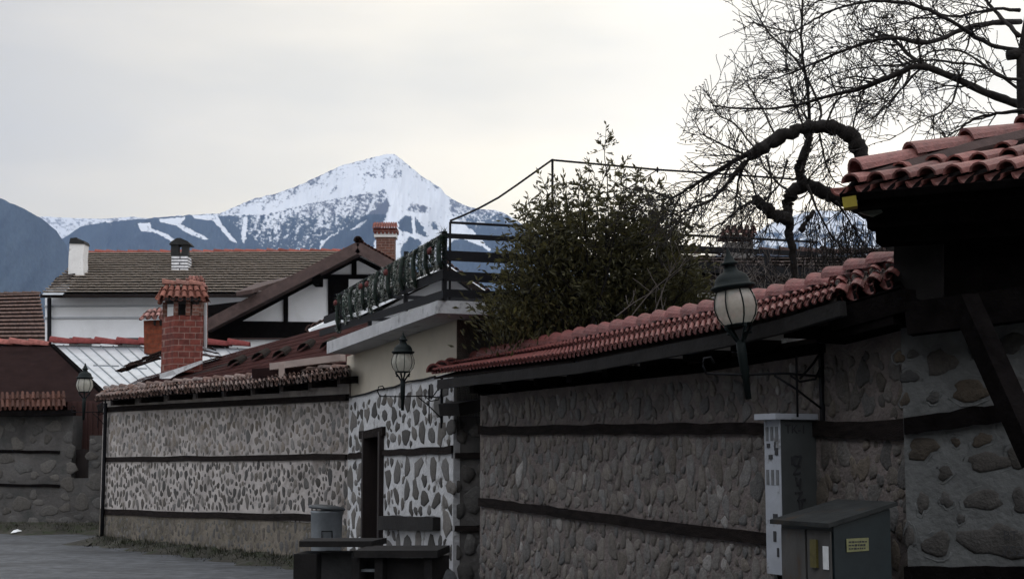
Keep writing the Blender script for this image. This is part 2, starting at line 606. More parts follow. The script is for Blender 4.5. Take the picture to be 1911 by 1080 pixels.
def terrain(name, prof, base_py, d_ridge, d_base, colour, nx, ny, rough=1.5, spur=.06, back=1500, seed=3, px0=None, px1=None):
    """a mountain side: its skyline measured in the photo, standing d_ridge away and running forward to d_base"""
    px0 = prof[0][0] if px0 is None else px0
    px1 = prof[-1][0] if px1 is None else px1
    xs = np.linspace(px0, px1, nx)
    pr = np.interp(xs, [p[0] for p in prof], [p[1] for p in prof])
    pr = pr + (fbm(xs / 9.0, xs * 0, 4, seed) - .5) * rough * 2
    v = np.linspace(0, 1, ny) ** 1.15
    X, V = np.meshgrid(xs, v)
    Y = pr[None, :] + V * (base_py - pr[None, :])
    sp = fbm(X / 60.0 + V * 1.2, V * 1.6, 5, seed + 5) - .5
    D = d_ridge + (d_base - d_ridge) * V ** .85 + sp * spur * d_ridge * np.minimum(1, V * 5)
    cx, cy = (X - 955.5) / FPX, (540 - Y) / FPX
    s_, c_ = math.sin(PITCH), math.cos(PITCH)
    ry, rz = c_ - cy * s_, s_ + cy * c_
    WX, WY, WZ = D * cx / ry, D, CAM.z + D * rz / ry
    # far side of the mountain
    nb = 4
    bx, by, bz = [], [], []
    for k in range(nb, 0, -1):
        t = k / nb
        bx.append(WX[0] * (1 + t * back / d_ridge))
        by.append(WY[0] + t * back)
        bz.append(WZ[0] * (1 - t))
    WX = np.vstack([np.array(bx), WX])
    WY = np.vstack([np.array(by), WY])
    WZ = np.vstack([np.array(bz), WZ])
    col = colour(X, Y, pr)
    col = np.vstack([np.repeat(col[:1], nb, 0), col])
    R = ny + nb
    co = np.stack([WX, WY, np.maximum(WZ, -.5)], -1).reshape(-1, 3).astype(np.float32)
    me = bpy.data.meshes.new(name)
    idx = np.arange(R * nx).reshape(R, nx)
    q = np.stack([idx[:-1, :-1], idx[1:, :-1], idx[1:, 1:], idx[:-1, 1:]], -1).reshape(-1, 4)
    me.vertices.add(len(co))
    me.vertices.foreach_set('co', co.ravel())
    me.loops.add(q.size)
    me.loops.foreach_set('vertex_index', q.ravel().astype(np.int32))
    me.polygons.add(len(q))
    me.polygons.foreach_set('loop_start', np.arange(0, q.size, 4, dtype=np.int32))
    me.polygons.foreach_set('loop_total', np.full(len(q), 4, np.int32))
    me.update(calc_edges=True)
    me.validate()
    at = me.color_attributes.new('tint', 'FLOAT_COLOR', 'POINT')
    c4 = np.concatenate([col.reshape(-1, 3), np.ones((R * nx, 1))], 1).astype(np.float32)
    at.data.foreach_set('color', c4.ravel())
    me.polygons.foreach_set('use_smooth', [True] * len(me.polygons))
    me.materials.append(M['mountain'])
    o = bpy.data.objects.new(name, me)
    C.objects.link(o)
    o['kind'] = 'structure'
    return o


SNOW, FOREST, ROCK = np.array((.66, .67, .685)), np.array((.022, .030, .034)), np.array((.10, .10, .11))


def mixc(a, b, w):
    return a * (1 - w[..., None]) + b * w[..., None]


def col_main(X, Y, pr):
    jx = X + (fbm(X / 5, Y / 5, 4, 21) - .5) * 9
    jy = Y + (fbm(X / 5, Y / 5, 4, 22) - .5) * 7
    m = np.full(X.shape, .08)
    dr = Y - pr[None, :]
    m = np.where((X < 700) & (dr < 26), np.maximum(m, .50 - dr * .012), m)
    m = np.where((X > 735) & (dr < 14), np.maximum(m, .50 - dr * .02), m)
    I = lambda poly, k=1.0: inpoly(X + (jx - X) * k, Y + (jy - Y) * k, poly)
    m = np.where(I([(690, 305), (735, 290), (756, 312), (750, 330), (715, 334), (678, 328)]), .47, m)
    m = np.where(I([(405, 404), (500, 399), (560, 384), (620, 372), (680, 362), (722, 354), (726, 376), (690, 398),
                    (650, 420), (600, 450), (590, 490), (400, 490)]), .53 + np.clip((Y - 400) / 260, 0, .25) + np.clip((470 - X) / 200, 0, .25), m)
    m = np.where(I([(100, 450), (150, 420), (270, 406), (400, 399), (430, 414), (480, 450), (520, 492), (100, 492)]), 1.1, m)
    for run in ([(257, 417), (279, 415), (284, 427), (312, 437), (330, 450), (322, 452), (292, 434), (262, 431)],
                [(296, 409), (346, 405), (338, 418), (360, 430), (390, 445), (379, 447), (345, 433), (328, 420), (300, 415)],
                [(358, 402), (405, 400), (415, 420), (432, 440), (444, 454), (430, 449), (412, 428), (398, 411), (364, 408)],
                [(455, 405), (462, 405), (460, 440), (455, 455), (450, 440)]):
        m = np.where(I(run, .5), .12, m)
    m = np.where(I([(575, 492), (612, 446), (650, 420), (680, 402), (702, 388), (722, 370), (728, 384), (720, 404), (712, 420),
                    (700, 446), (690, 492)]), 1.1, m)
    m = np.where(I([(652, 430), (672, 416), (686, 410), (672, 424)], .6), .35, m)
    m = np.where(I([(836, 362), (850, 375), (920, 393), (960, 406), (1010, 440), (1120, 520), (900, 520), (915, 466), (880, 428), (842, 402)]),
                 .62 + np.clip((Y - 410) / 60, 0, .5), m)
    m = np.where(I([(836, 404), (852, 412), (876, 434), (900, 446), (912, 470), (898, 464), (870, 454), (838, 452)], .4), .05, m)
    m = np.where(I([(834, 462), (846, 448), (866, 446), (900, 460), (935, 482), (1000, 500), (1000, 640), (834, 640)], .7), 1.1, m)
    m = np.where(I([(742, 414), (758, 402), (775, 404), (790, 424), (798, 442), (776, 436), (746, 432)]), 1.0, m)
    m = np.where(I([(767, 400), (773, 400), (777, 440), (771, 440)], .3), .1, m)
    m = np.where(I([(748, 394), (776, 380), (806, 388), (800, 398)]), .58, m)
    m = np.where(I([(806, 414), (816, 414), (816, 428), (806, 428)]), .6, m)
    m = np.where(I([(748, 462), (766, 440), (786, 450), (782, 478), (748, 500)]), 1.1, m)
    m = np.where(Y > 492, 1.1, m)
    n = .62 * fbm(X / 4.0, Y / 3.4, 4, 31, .75) + .38 * fbm(X / 9.0 + Y / 30, Y / 26.0, 4, 33, .6)
    n = np.clip((n - .5) * 1.9 + .5, 0, 1)
    flank = np.clip(fbm(X / 14 + Y / 22, Y / 40 - X / 60, 5, 35, .65) - .46, 0, .3) * .9  # diagonal streaks put rock and gully shading into the snow colour
    m = np.where(m < .3, m * .8 + flank * np.clip((Y - 300) / 25, .4, 1), m)
    w = np.clip((m - n) * 4.2 + .38, 0, 1)
    fv = np.clip(.4 + 1.5 * fbm(X / 2.5, Y / 4, 4, 71, .8) + (fbm(X / 25 + Y / 60, Y / 60, 3, 73) - .5) * 1.6, .15, 2.4)[..., None]
    dark = np.where((Y > 400)[..., None], FOREST * fv, ROCK * .8)
    return mixc(np.broadcast_to(SNOW, X.shape + (3,)), dark, w)


def col_forest(X, Y, pr):
    n = fbm(X / 3, Y / 4, 5, 41, .8) * 2.6 - .7 + (fbm(X / 30 + Y / 40, Y / 90, 4, 43) - .5) * 2.0
    n = np.clip(n, -.3, 2.5)
    return np.stack([FOREST[0] * (.6 + n), FOREST[1] * (.6 + n), FOREST[2] * (.6 + n)], -1)


def col_snow(X, Y, pr):
    n = fbm(X / 7, Y / 4, 4, 51, .7)
    return mixc(np.broadcast_to(SNOW, X.shape + (3,)), ROCK, np.clip((n - .5) * 5, 0, .8))


def col_right(X, Y, pr):
    n = fbm(X / 8, Y / 8, 4, 61, .7)
    return mixc(np.broadcast_to(SNOW, X.shape + (3,)), FOREST, np.clip((n - .46) * 6 + (Y - 430) / 60, 0, 1))


terrain('mountain', [(60, 470), (118, 445), (150, 423), (200, 413), (270, 408), (310, 404), (370, 400), (410, 398), (440, 385), (470, 372),
                     (520, 360), (560, 345), (600, 326), (640, 308), (670, 300), (700, 293), (722, 287), (735, 288), (750, 297),
                     (770, 315), (790, 330), (810, 343), (822, 350), (830, 362), (845, 372), (865, 382), (890, 390), (920, 391),
                     (940, 397), (960, 408), (985, 425), (1010, 440), (1060, 470), (1130, 510), (1250, 560)],
        650, 9000, 6200, col_main, 900, 260, rough=1.6, seed=3)
terrain('hill', [(-160, 300), (-60, 340), (0, 370), (40, 387), (80, 409), (105, 430), (122, 455), (135, 490), (170, 560), (200, 600)],
        660, 6500, 4500, col_forest, 240, 90, rough=1.4, spur=.03, seed=8)
terrain('snowy_ridge', [(20, 410), (80, 404), (140, 407), (200, 408), (250, 404), (300, 412), (360, 430)], 560, 10200, 9500,
        col_snow, 260, 60, rough=1.0, spur=.01, back=300, seed=12)
terrain('distant_mountain', [(1290, 500), (1350, 470), (1400, 440), (1430, 421), (1470, 405), (1520, 392), (1580, 394), (1640, 404), (1720, 400),
                             (1850, 430), (2000, 470)], 640, 8600, 7000, col_right, 420, 110, rough=2.0, seed=15)

# ------------------------------------------------------------------ ground
mb = MB()
mb.quad((-9000, -200, -.004), (9000, -200, -.004), (9000, 10650, -.004), (-9000, 10650, -.004))
kind(mb.build('ground', M['ground']), 'structure')
mb = MB()
N = 26
xs = [-14 + i * 1.0 for i in range(N + 1)]
ys = [-6 + j * 1.45 for j in range(27)]
vs = [(x, y, .004 + .012 * math.sin(x * 1.3) * math.sin(y * .9) * .0) for y in ys for x in xs]
fs = [(j * (N + 1) + i, j * (N + 1) + i + 1, (j + 1) * (N + 1) + i + 1, (j + 1) * (N + 1) + i) for j in range(26) for i in range(N)]
mb.add(vs, fs)
kind(mb.build('road', M['asphalt']), 'structure')


# ------------------------------------------------------------------ roofs
def vj(v, a):
    return v + Vector((rnd(-a, a), rnd(-a, a), rnd(-a, a)))


def clay(base, spread, pale=0.0):
    k = 1 + rnd(-spread, spread)
    p = rnd(0, pale) ** 1.5 if pale else 0
    return tuple(min(1, c * k * (1 - p) + .30 * p) for c in base)


def half_tile(mb, p, q, side, up, r0, r1, th=.012, seg=6, flip=1, flat=1.0):
    """one clay tile: half cylinder from p (lower, radius r0) to q (upper, radius r1)"""
    vs, fs = [], []
    for (o, r) in ((p, r0), (q, r1)):
        for rr in (r, r - th):
            for k in range(seg + 1):
                a = math.pi * k / seg
                vs.append(o + side * (math.cos(a) * rr) + up * (math.sin(a) * rr * flip * flat))
    n = seg + 1
    for k in range(seg):
        fs.append((k, k + 1, 2 * n + k + 1, 2 * n + k))            # outer
        fs.append((n + k + 1, n + k, 3 * n + k, 3 * n + k + 1))    # inner
        fs.append((k + 1, k, n + k, n + k + 1))                    # front lip
    fs.append((0, 2 * n, 3 * n, n))
    fs.append((seg, n + seg, 3 * n + seg, 2 * n + seg))
    mb.add(vs, fs)


def tile_field(mb, E0, E1, R0, R1, pitch, courses, base, spread=.2, pale=0, jit=.004, over=1.18, rise=.018, flat=1.0):
    """rows of cover and pan tiles between an eave E0-E1 and a ridge R0-R1"""
    E0, E1, R0, R1 = map(Vector, (E0, E1, R0, R1))
    n = max(1, round((E1 - E0).length / pitch))
    for j in range(n):
        for half in (0, 1):
            t = (j + (.25 if half else .75)) / n
            lo, hi = E0.lerp(E1, t), R0.lerp(R1, t)
            d = hi - lo
            side = (E1 - E0).normalized()
            up = side.cross(d).normalized()
            if up.z < 0:
                up = -up
            r = (E1 - E0).length / n * .34
            for k in range(courses):
                a, b = k / courses, min(1.0, (k + over) / courses)
                mb.tint = clay(base, spread, pale)
                p = lo + d * a + up * (rise * .9)
                q = lo + d * b
                if half:                                        # pan
                    half_tile(mb, vj(p, jit) + up * (-.006), vj(q, jit) - up * .012, side, up, r * 1.02, r * .92, flip=-1, seg=5, flat=flat)
                else:
                    half_tile(mb, vj(p, jit) + up * .012, vj(q, jit) + up * .004, side, up, r * 1.05, r * .88, flat=flat)


def ridge_caps(mb, pts, exposure, r, base, spread=.15, pale=0, jit=.006):
    pts = [Vector(p) for p in pts]
    L = [0]
    for a, b in zip(pts, pts[1:]):
        L.append(L[-1] + (b - a).length)

    def at(s):
        s = max(0, min(L[-1], s))
        for i in range(len(pts) - 1):
            if s <= L[i + 1]:
                return pts[i].lerp(pts[i + 1], (s - L[i]) / max(1e-6, L[i + 1] - L[i]))
        return pts[-1]
    n = max(1, round(L[-1] / exposure))
    e = L[-1] / n
    for k in range(n):
        p, q = at(k * e), at((k + 1.18) * e if k < n - 1 else (k + 1) * e)
        d = (q - p).normalized()
        side = d.cross(Vector((0, 0, 1))).normalized()
        up = side.cross(d)
        mb.tint = clay(base, spread, pale)
        half_tile(mb, vj(p, jit) + up * .028, vj(q, jit), side, up, r * 1.2, r * .80, th=.018, seg=8)


def slab4(mb, a, b, c, d, th):
    """a sloping slab through four points, th thick downwards along its normal"""
    a, b, c, d = map(Vector, (a, b, c, d))
    n = (b - a).cross(d - a).normalized()
    if n.z < 0:
        n = -n
    mb.hexa([a - n * th, b - n * th, c - n * th, d - n * th, a, b, c, d])


def course_roof(mb, E0, E1, R0, R1, n, cols, base, spread=.25, pale=0, step=.05, jit=.01, hv=.2):
    """old flat looking tiles: overlapping courses, every tile a thin slab"""
    E0, E1, R0, R1 = map(Vector, (E0, E1, R0, R1))
    nrm = (E1 - E0).cross(R0 - E0).normalized()
    if nrm.z < 0:
        nrm = -nrm
    for k in range(n):
        a, b = k / n, min(1, (k + 1.1) / n)
        A0, A1, B0, B1 = E0.lerp(R0, a), E1.lerp(R1, a), E0.lerp(R0, b), E1.lerp(R1, b)
        crs = clay((1, 1, 1), spread * .5)
        for j in range(cols):
            u0, u1 = j / cols, (j + 1) / cols
            mb.tint = tuple(x * y for x, y in zip(clay(base, spread, pale), crs))
            h = step * (1 + rnd(-hv, hv))
            j2 = nrm * rnd(0, jit)
            p = [A0.lerp(A1, u0), A0.lerp(A1, u1), B0.lerp(B1, u1), B0.lerp(B1, u0)]
            p = [p[0] + j2 + nrm * h, p[1] + j2 + nrm * h, p[2] + j2 * .3, p[3] + j2 * .3]
            th = nrm * h * .3
            mb.hexa([p[0] - th, p[1] - th, p[2] - th, p[3] - th, p[0], p[1], p[2] + nrm * .004, p[3] + nrm * .004])


# ------------------------------------------------------------------ stone walls
def stone(mb, w, s, z, a, b, ang, prot, n=11, rag=.14, off=0.0):
    ca, sa = math.cos(ang), math.sin(ang)
    ph = [rnd(0, 6.28) for _ in range(3)]
    rings = []
    rr = []
    for k in range(n):
        t = 2 * math.pi * k / n
        rr.append(1 + rag * (math.sin(2 * t + ph[0]) * .5 + math.sin(3 * t + ph[1]) * .45 + math.sin(5 * t + ph[2]) * .25) + rnd(-rag, rag) * .35)
    vs = []
    for f, o in ((1.0, -.012), (.97, prot * .35), (.78, prot * .85)):
        for k in range(n):
            t = 2 * math.pi * k / n
            x, y = a * rr[k] * f * math.cos(t), b * rr[k] * f * math.sin(t)
            vs.append(w.pt(s + x * ca - y * sa, z + x * sa + y * ca, off + o + rnd(-.1, .1) * prot * .4))
    vs.append(w.pt(s, z, off + prot * rnd(.8, 1.1)))
    fs = []
    for r in range(2):
        for k in range(n):
            k2 = (k + 1) % n
            fs.append((r * n + k, r * n + k2, (r + 1) * n + k2, (r + 1) * n + k))
    for k in range(n):
        fs.append((2 * n + k, 2 * n + (k + 1) % n, 3 * n))
    mb.add(vs, fs)
    return [((a * k_ * math.cos(2 * math.pi * i / n)), (b * k_ * math.sin(2 * math.pi * i / n))) for i, k_ in enumerate(rr)]


def pack(ok, s0, s1, z0, z1, amin, amax, asp, tries, gap, angj=.25, size=None):
    """ellipses packed by dart throwing, large ones first"""
    S, Z, A, B, G = [], [], [], [], []
    arr = np.zeros((0, 4))
    for i in range(tries):
        f = i / tries
        a = lerp(amax, amin, f ** .5) * rnd(.85, 1.15)
        b = a * rnd(*asp)
        s, z = rnd(s0, s1), rnd(z0, z1)
        if size:
            k = size(s, z)
            a, b = a * k, b * k
        if not ok(s, z, a, b):
            continue
        if len(arr):
            dx = (arr[:, 0] - s) / (arr[:, 2] + a)
            dz = (arr[:, 1] - z) / (arr[:, 3] + b)
            if ((dx * dx + dz * dz) < gap * gap).any():
                continue
        arr = np.vstack([arr, (s, z, a, b)])
        G.append(rnd(-angj, angj))
    return [tuple(r) + (g_,) for r, g_ in zip(arr, G)]


def wall_body(mb, w, top, base, thick, s0=0.0, s1=None, off=0.0, holes=()):
    """wall body; top is a list of (s, z); holes are (s0, s1, z0, z1) openings cut as deep niches"""
    s1 = w.L if s1 is None else s1
    cuts = sorted(set([s0, s1] + [t[0] for t in top if s0 < t[0] < s1] + [x for h in holes for x in h[:2] if s0 < x < s1]))
    for a, b in zip(cuts, cuts[1:]):
        za, zb = interp(top, a), interp(top, b)
        hs = [h for h in holes if h[0] <= a + 1e-6 and h[1] >= b - 1e-6]
        segs = [(base, base, za, zb)]
        if hs:
            h = hs[0]
            segs = []
            if h[2] > base + .01:
                segs.append((base, base, h[2], h[2]))
            segs.append((h[3], h[3], za, zb))
        for (la, lb, ha, hb) in segs:
            p = [w.pt(a, la, off), w.pt(b, lb, off), w.pt(b, hb, off), w.pt(a, ha, off)]
            mb.prism(p, w.n3() * -thick)


def wall_beam(mb, w, px0, py0, px1, py1, h0, h1, proud=.03, deep=.06, nseg=10, rag=.008):
    s0, z0 = w.sz(px0, py0)
    s1, z1 = w.sz(px1, py1)
    prev = None
    for i in range(nseg + 1):
        t = i / nseg
        s, z, h = lerp(s0, s1, t), lerp(z0, z1, t) + rnd(-rag, rag), lerp(h0, h1, t) * (1 + rnd(-.06, .06))
        ring = [w.pt(s, z - h / 2, -deep), w.pt(s, z - h / 2, proud + rnd(-.003, .003)), w.pt(s, z + h / 2, proud + rnd(-.003, .003)), w.pt(s, z + h / 2, -deep)]
        if prev:
            mb.hexa(prev + ring)
        prev = ring
    return (s0, z0, s1, z1, max(h0, h1))


def beam_ok(beams, s, z, b):
    for (s0, z0, s1, z1, h) in beams:
        if min(s0, s1) - .02 <= s <= max(s0, s1) + .02:
            zb = lerp(z0, z1, (s - s0) / (s1 - s0))
            if abs(z - zb) < h / 2 + b * .92:
                return False
    return True


def grey(lo, hi, warm=.06):
    k = rnd(lo, hi)
    wv = rnd(-.2, 1) * warm
    wv += .05
    return (k * (1 + wv), k, k * (1 - wv))


# --- left long wall ------------------------------------------------
A1 = P(190, 850, 27.0)
B1 = P(650, 850, 20.45)
W1 = Plan(A1, B1)
top1 = [W1.sz(190, 722), W1.sz(420, 712), W1.sz(650, 690)]
t = thing('stone_wall', 'long low rubble wall with pale mortar, dark pebbles and old weathered tile coping', 'wall', (A1.x, A1.y, 0))
mb = MB()
zsp = [W1.sz(190, 957), W1.sz(650, 968)]
zmid = (zsp[0][1] + zsp[1][1]) / 2
wall_body(mb, W1, top1, zmid, .5)
mb.build('mortar', M['mortar_pale'], t)
mb = MB()
wall_body(mb, W1, [(0, zmid), (W1.L, zmid)], 0, .5, off=.004)
mb.build('splash_base', M['mortar_dirty'], t)
mb = MB()
b1 = [wall_beam(mb, W1, 196, 857, 648, 852, .085, .085)]
beam = mb.build('timber_band', M['timber'], t)
mb = MB()
b1.append(wall_beam(mb, W1, 193, 955, 600, 966, .10, .10))
mb.build('timber_band', M['timber'], t)
stones = MB()
zt = [W1.sz(200, 772), W1.sz(640, 745)]


def ok1(s, z, a, b):
    if z + b > interp(zt, s) or z - b < .08 or s < .12 or s > W1.L - .03:
        return False
    return beam_ok(b1, s, z, b)


for (s, z, a, b, an) in pack(ok1, 0, W1.L, .1, 2.7, .019, .066, (1.0, 1.8), 9500, 1.05, .4):
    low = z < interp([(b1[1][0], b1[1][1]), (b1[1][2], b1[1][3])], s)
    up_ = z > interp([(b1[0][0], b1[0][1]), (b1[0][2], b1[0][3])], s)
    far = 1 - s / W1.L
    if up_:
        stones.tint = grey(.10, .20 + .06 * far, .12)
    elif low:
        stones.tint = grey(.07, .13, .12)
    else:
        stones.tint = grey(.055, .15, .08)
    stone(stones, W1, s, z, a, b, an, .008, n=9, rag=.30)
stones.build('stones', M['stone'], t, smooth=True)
# coping roof
eave = [(176, 745), (330, 731), (459, 722), (560, 711), (650, 698)]
ridg = [(196, 728), (330, 716), (459, 705), (560, 697), (650, 686)]
mb = MB()
for (e0, e1), (r0, r1) in zip(zip(eave, eave[1:]), zip(ridg, ridg[1:])):
    E0, E1 = W1.on(*e0, .48), W1.on(*e1, .48)
    R0, R1 = W1.on(*r0, -.02), W1.on(*r1, -.02)
    tile_field(mb, E0, E1, R0, R1, .125, 2, (.135, .085, .07), .35, .42, .012)
roof = mb.build('coping_roof', M['tile_old'], t, smooth=False)
mb = MB()
ridge_caps(mb, [W1.on(x, y - 1, -.04) for x, y in ridg], .36, .045, (.14, .09, .075), .3, .45, .012)
mb.build('ridge_tiles', M['tile_old'], roof)
mb = MB()
for (e0, e1), (r0, r1) in zip(zip(eave, eave[1:]), zip(ridg, ridg[1:])):
    slab4(mb, W1.on(e0[0] + 2, e0[1] + 3, .44), W1.on(e1[0], e1[1] + 3, .44), W1.on(r1[0], r1[1] + 3, -.02), W1.on(r0[0], r0[1] + 3, -.02), .02)
mb.build('roof_board', M['timber'], roof)
for i in range(9):
    px = 208 + i * 53
    mb = MB()
    e = W1.on(px, interp(eave, px) + 9, .42)
    r = W1.on(px + 12, interp(ridg, px + 12) + 30, -.0)
    mb.beam(e, Vector((e.x, e.y, e.z + .03)) - W1.n3() * .42, .075, .10)
    mb.build('rafter', M['timber'], roof)
mb = MB()
mb.beam(W1.on(196, 764, .03), W1.on(648, 741, .03), .06, .09)
mb.build('wall_plate', M['timber'], roof)
# corner pipe
mb = MB()
mb.tube([W1.on(197, 752, .1), W1.on(196, 800, .06), W1.on(193, 900, .06), W1.on(190, 1004, .06)], .036, 8)
tag(mb.build('drainpipe', M['metal_black'], None, True, loc=W1.on(190, 1004, .06)), 'thin black drainpipe down the left corner of the long pebble wall', 'pipe')

# --- whitewashed wall with the narrow door -------------------------
A2 = B1.lerp(B1, 0)
C2 = P(846, 850, 15.5)
W2 = Plan(A2, C2)
top2 = [W2.sz(650, 743), W2.sz(740, 720), W2.sz(800, 705), W2.sz(846, 694)]
t = thing('stone_wall', 'whitewashed rubble wall with narrow brown door below the cream terrace block', 'wall', (C2.x, C2.y, 0))
ds0, _ = W2.sz(682, 900)
ds1, _ = W2.sz(716, 900)
_, dz1 = W2.sz(699, 806)
mb = MB()
wall_body(mb, W2, top2, 0, .55, holes=[(ds0, ds1, 0, dz1)])
mb.build('mortar', M['mortar_white'], t)
b2 = []
mb = MB()
b2.append(wall_beam(mb, W2, 652, 851, 681, 849, .08, .08))
mb.build('timber_band', M['timber'], t)
mb = MB()
b2.append(wall_beam(mb, W2, 716, 845, 846, 839, .075, .085, proud=.025))
mb.build('timber_band', M['timber'], t)
mb = MB()
b2.append(wall_beam(mb, W2, 718, 975, 822, 976, .17, .15, proud=.09))
mb.build('timber_band', M['wood_dark'], t)
mb = MB()
wall_beam(mb, W2, 676, 812, 720, 803, .10, .11, proud=.05, nseg=4)
mb.build('lintel', M['timber'], t)
# door leaf
d = MB()
dp = [W2.pt(ds0, .0, -.22), W2.pt(ds1, .0, -.22), W2.pt(ds1, dz1, -.22), W2.pt(ds0, dz1, -.22)]
d.prism(dp, W2.n3() * -.05)
for k in range(1, 6):
    s = lerp(ds0, ds1, k / 6)
    d.box(W2.pt(s, dz1 / 2, -.215), (.012, .02, dz1 - .02), W2.dir3())
dr = d.build('door', M['door_brown'], t)
d = MB()
d.box(W2.pt(ds0 + .05, dz1 / 2, -.05), (.09, .22, dz1), W2.dir3())
d.box(W2.pt(ds1 - .05, dz1 / 2, -.05), (.09, .22, dz1), W2.dir3())
d.build('door_frame', M['door_brown'], dr)
d = MB()
d.tube([W2.pt(ds0 + .25, 1.0, -.2), W2.pt(ds0 + .25, 1.02, -.14), W2.pt(ds0 + .25, 1.14, -.14), W2.pt(ds0 + .25, 1.16, -.2)], .012, 6)
d.build('handle', M['metal_black'], dr)
stones = MB()
zt2 = [(x, y - .06) for x, y in top2]


def ok2(s, z, a, b):
    if z + b > interp(zt2, s) or z - b < .05 or s < .05 or s > W2.L - .06:
        return False
    if ds0 - a - .03 < s < ds1 + a + .03 and z < dz1 + b + .10:
        return False
    return beam_ok(b2, s, z, b)


for (s, z, a, b, an) in pack(ok2, 0, W2.L, .05, 2.6, .05, .20, (.45, .9), 4200, 1.05, .4):
    stones.tint = grey(.05, .15, .05)
    stone(stones, W2, s, z, a, b, an, .010, n=8, rag=.34)
stones.build('stones', M['stone'], t, smooth=True)
# old cable along the top of this wall
mb = MB()
cab = [W2.on(x, y, .02) for x, y in ((646, 742), (680, 735), (705, 727), (735, 722), (760, 712), (790, 708), (812, 702))]
mb.tube(cab, .012, 5)
tag(mb.build('cable', M['metal_black'], None, loc=cab[0]), 'dark cable running along the top of the whitewashed wall', 'cable')

# --- gate pier between the two walls -------------------------------
A3 = P(846, 850, 15.56)
B3 = P(915, 850, 15.36)
W3p = Plan(A3, B3)
t = thing('gate_pier', 'dark rough stone gate pier beside the whitewashed wall', 'pier', (A3.x, A3.y, 0))
mb = MB()
wall_body(mb, W3p, [W3p.sz(843, 776), W3p.sz(905, 776)], 0, .5)
mb.build('mortar', M['mortar_dark'], t)
stones = MB()
for (s, z, a, b, an) in pack(lambda s, z, a, b: abs(z - 1.63) > b + .05 and abs(z - .84) > b + .05 and z + b < 1.95, .02, W3p.L - .03, .05, 2.0, .05, .12, (.9, 1.4), 700, 1.0, .3):
    stones.tint = grey(.05, .10, .06)
    stone(stones, W3p, s, z, a, b, an, .03, n=9, rag=.2)
stones.build('stones', M['stone'], t, smooth=True)
for (y0, h) in ((850, .06), (984, .06)):
    mb = MB()
    wall_beam(mb, W3p, 846, y0, 904, y0, h, h, proud=.04, nseg=4)
    mb.build('timber_band', M['timber'], t)
mb = MB()
a_, b_ = P(838, 764, 15.3), P(905, 752, 15.7)
mb.beam(a_, b_, .3, .13)
mb.build('lintel', M['wood_dark'], t)
mb = MB()
mb.box(P(885, 735, 15.95), (.5, .1, .35))
mb.build('lintel_wall', M['mortar_brown'], t)

# --- right long wall ------------------------------------------------
A4 = P(896, 850, 15.0)
B4 = P(1700, 850, 9.19)
W3 = Plan(A4, B4)
top3 = [W3.sz(896, 722), W3.sz(1100, 698), W3.sz(1300, 668), W3.sz(1530, 628), W3.sz(1700, 600)]
t = thing('stone_wall', 'long brown cobble wall under the red tile coping right of the gateway', 'wall', (A4.x, A4.y, 0))
mb = MB()
wall_body(mb, W3, top3, 0, .5)
mb.build('mortar', M['mortar_brown'], t)
b3 = []
mb = MB()
b3.append(wall_beam(mb, W3, 897, 803, 1150, 800, .085, .085))
b3.append(wall_beam(mb, W3, 1150, 800, 1440, 800, .085, .085))
b3.append(wall_beam(mb, W3, 1440, 800, 1700, 801, .085, .13))
mb.build('timber_band', M['timber'], t)
mb = MB()
b3.append(wall_beam(mb, W3, 897, 936, 1060, 957, .085, .085))
b3.append(wall_beam(mb, W3, 1060, 957, 1440, 1008, .085, .085))
mb.build('timber_band', M['timber'], t)
stones = MB()
sB, _ = W3.sz(1530, 850)
zt3 = [(x, y - .04) for x, y in [W3.sz(896, 738), W3.sz(1300, 694), W3.sz(1530, 655), W3.sz(1700, 632)]]


def ok3(s, z, a, b):
    if z + b > interp(zt3, s) or z - b < .02 or s < .03 or s > W3.L:
        return False
    return beam_ok(b3, s, z, b)


for (s, z, a, b, an) in pack(ok3, 0, W3.L, .3, 2.7, .018, .074, (1.05, 1.9), 11000, .88, .5):
    r_ = random.random()
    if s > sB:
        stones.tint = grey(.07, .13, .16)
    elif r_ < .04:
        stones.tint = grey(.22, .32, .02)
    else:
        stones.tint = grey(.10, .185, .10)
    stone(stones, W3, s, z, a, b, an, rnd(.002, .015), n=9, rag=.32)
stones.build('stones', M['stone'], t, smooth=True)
# tile coping
TR = (.155, .045, .040)
eave3 = [(806, 699), (1070, 668), (1340, 617), (1450, 590), (1560, 557)]
ridg3 = [(872, 673), (1070, 634), (1340, 580), (1450, 556), (1560, 527)]
EO, RO = .46, -.22
mb = MB()
for (e0, e1), (r0, r1) in zip(zip(eave3, eave3[1:]), zip(ridg3, ridg3[1:])):
    tile_field(mb, W3.on(*e0, EO), W3.on(*e1, EO), W3.on(*r0, RO), W3.on(*r1, RO), .078, 2, TR, .10, 0, .0015, rise=.034, flat=.8)
roof3 = mb.build('coping_roof', M['tile_red'], t)
mb = MB()
rp = [W3.on(x, y + 4, RO) for x, y in ridg3]
ridge_caps(mb, rp, .235, .085, TR, .12, 0, .004)
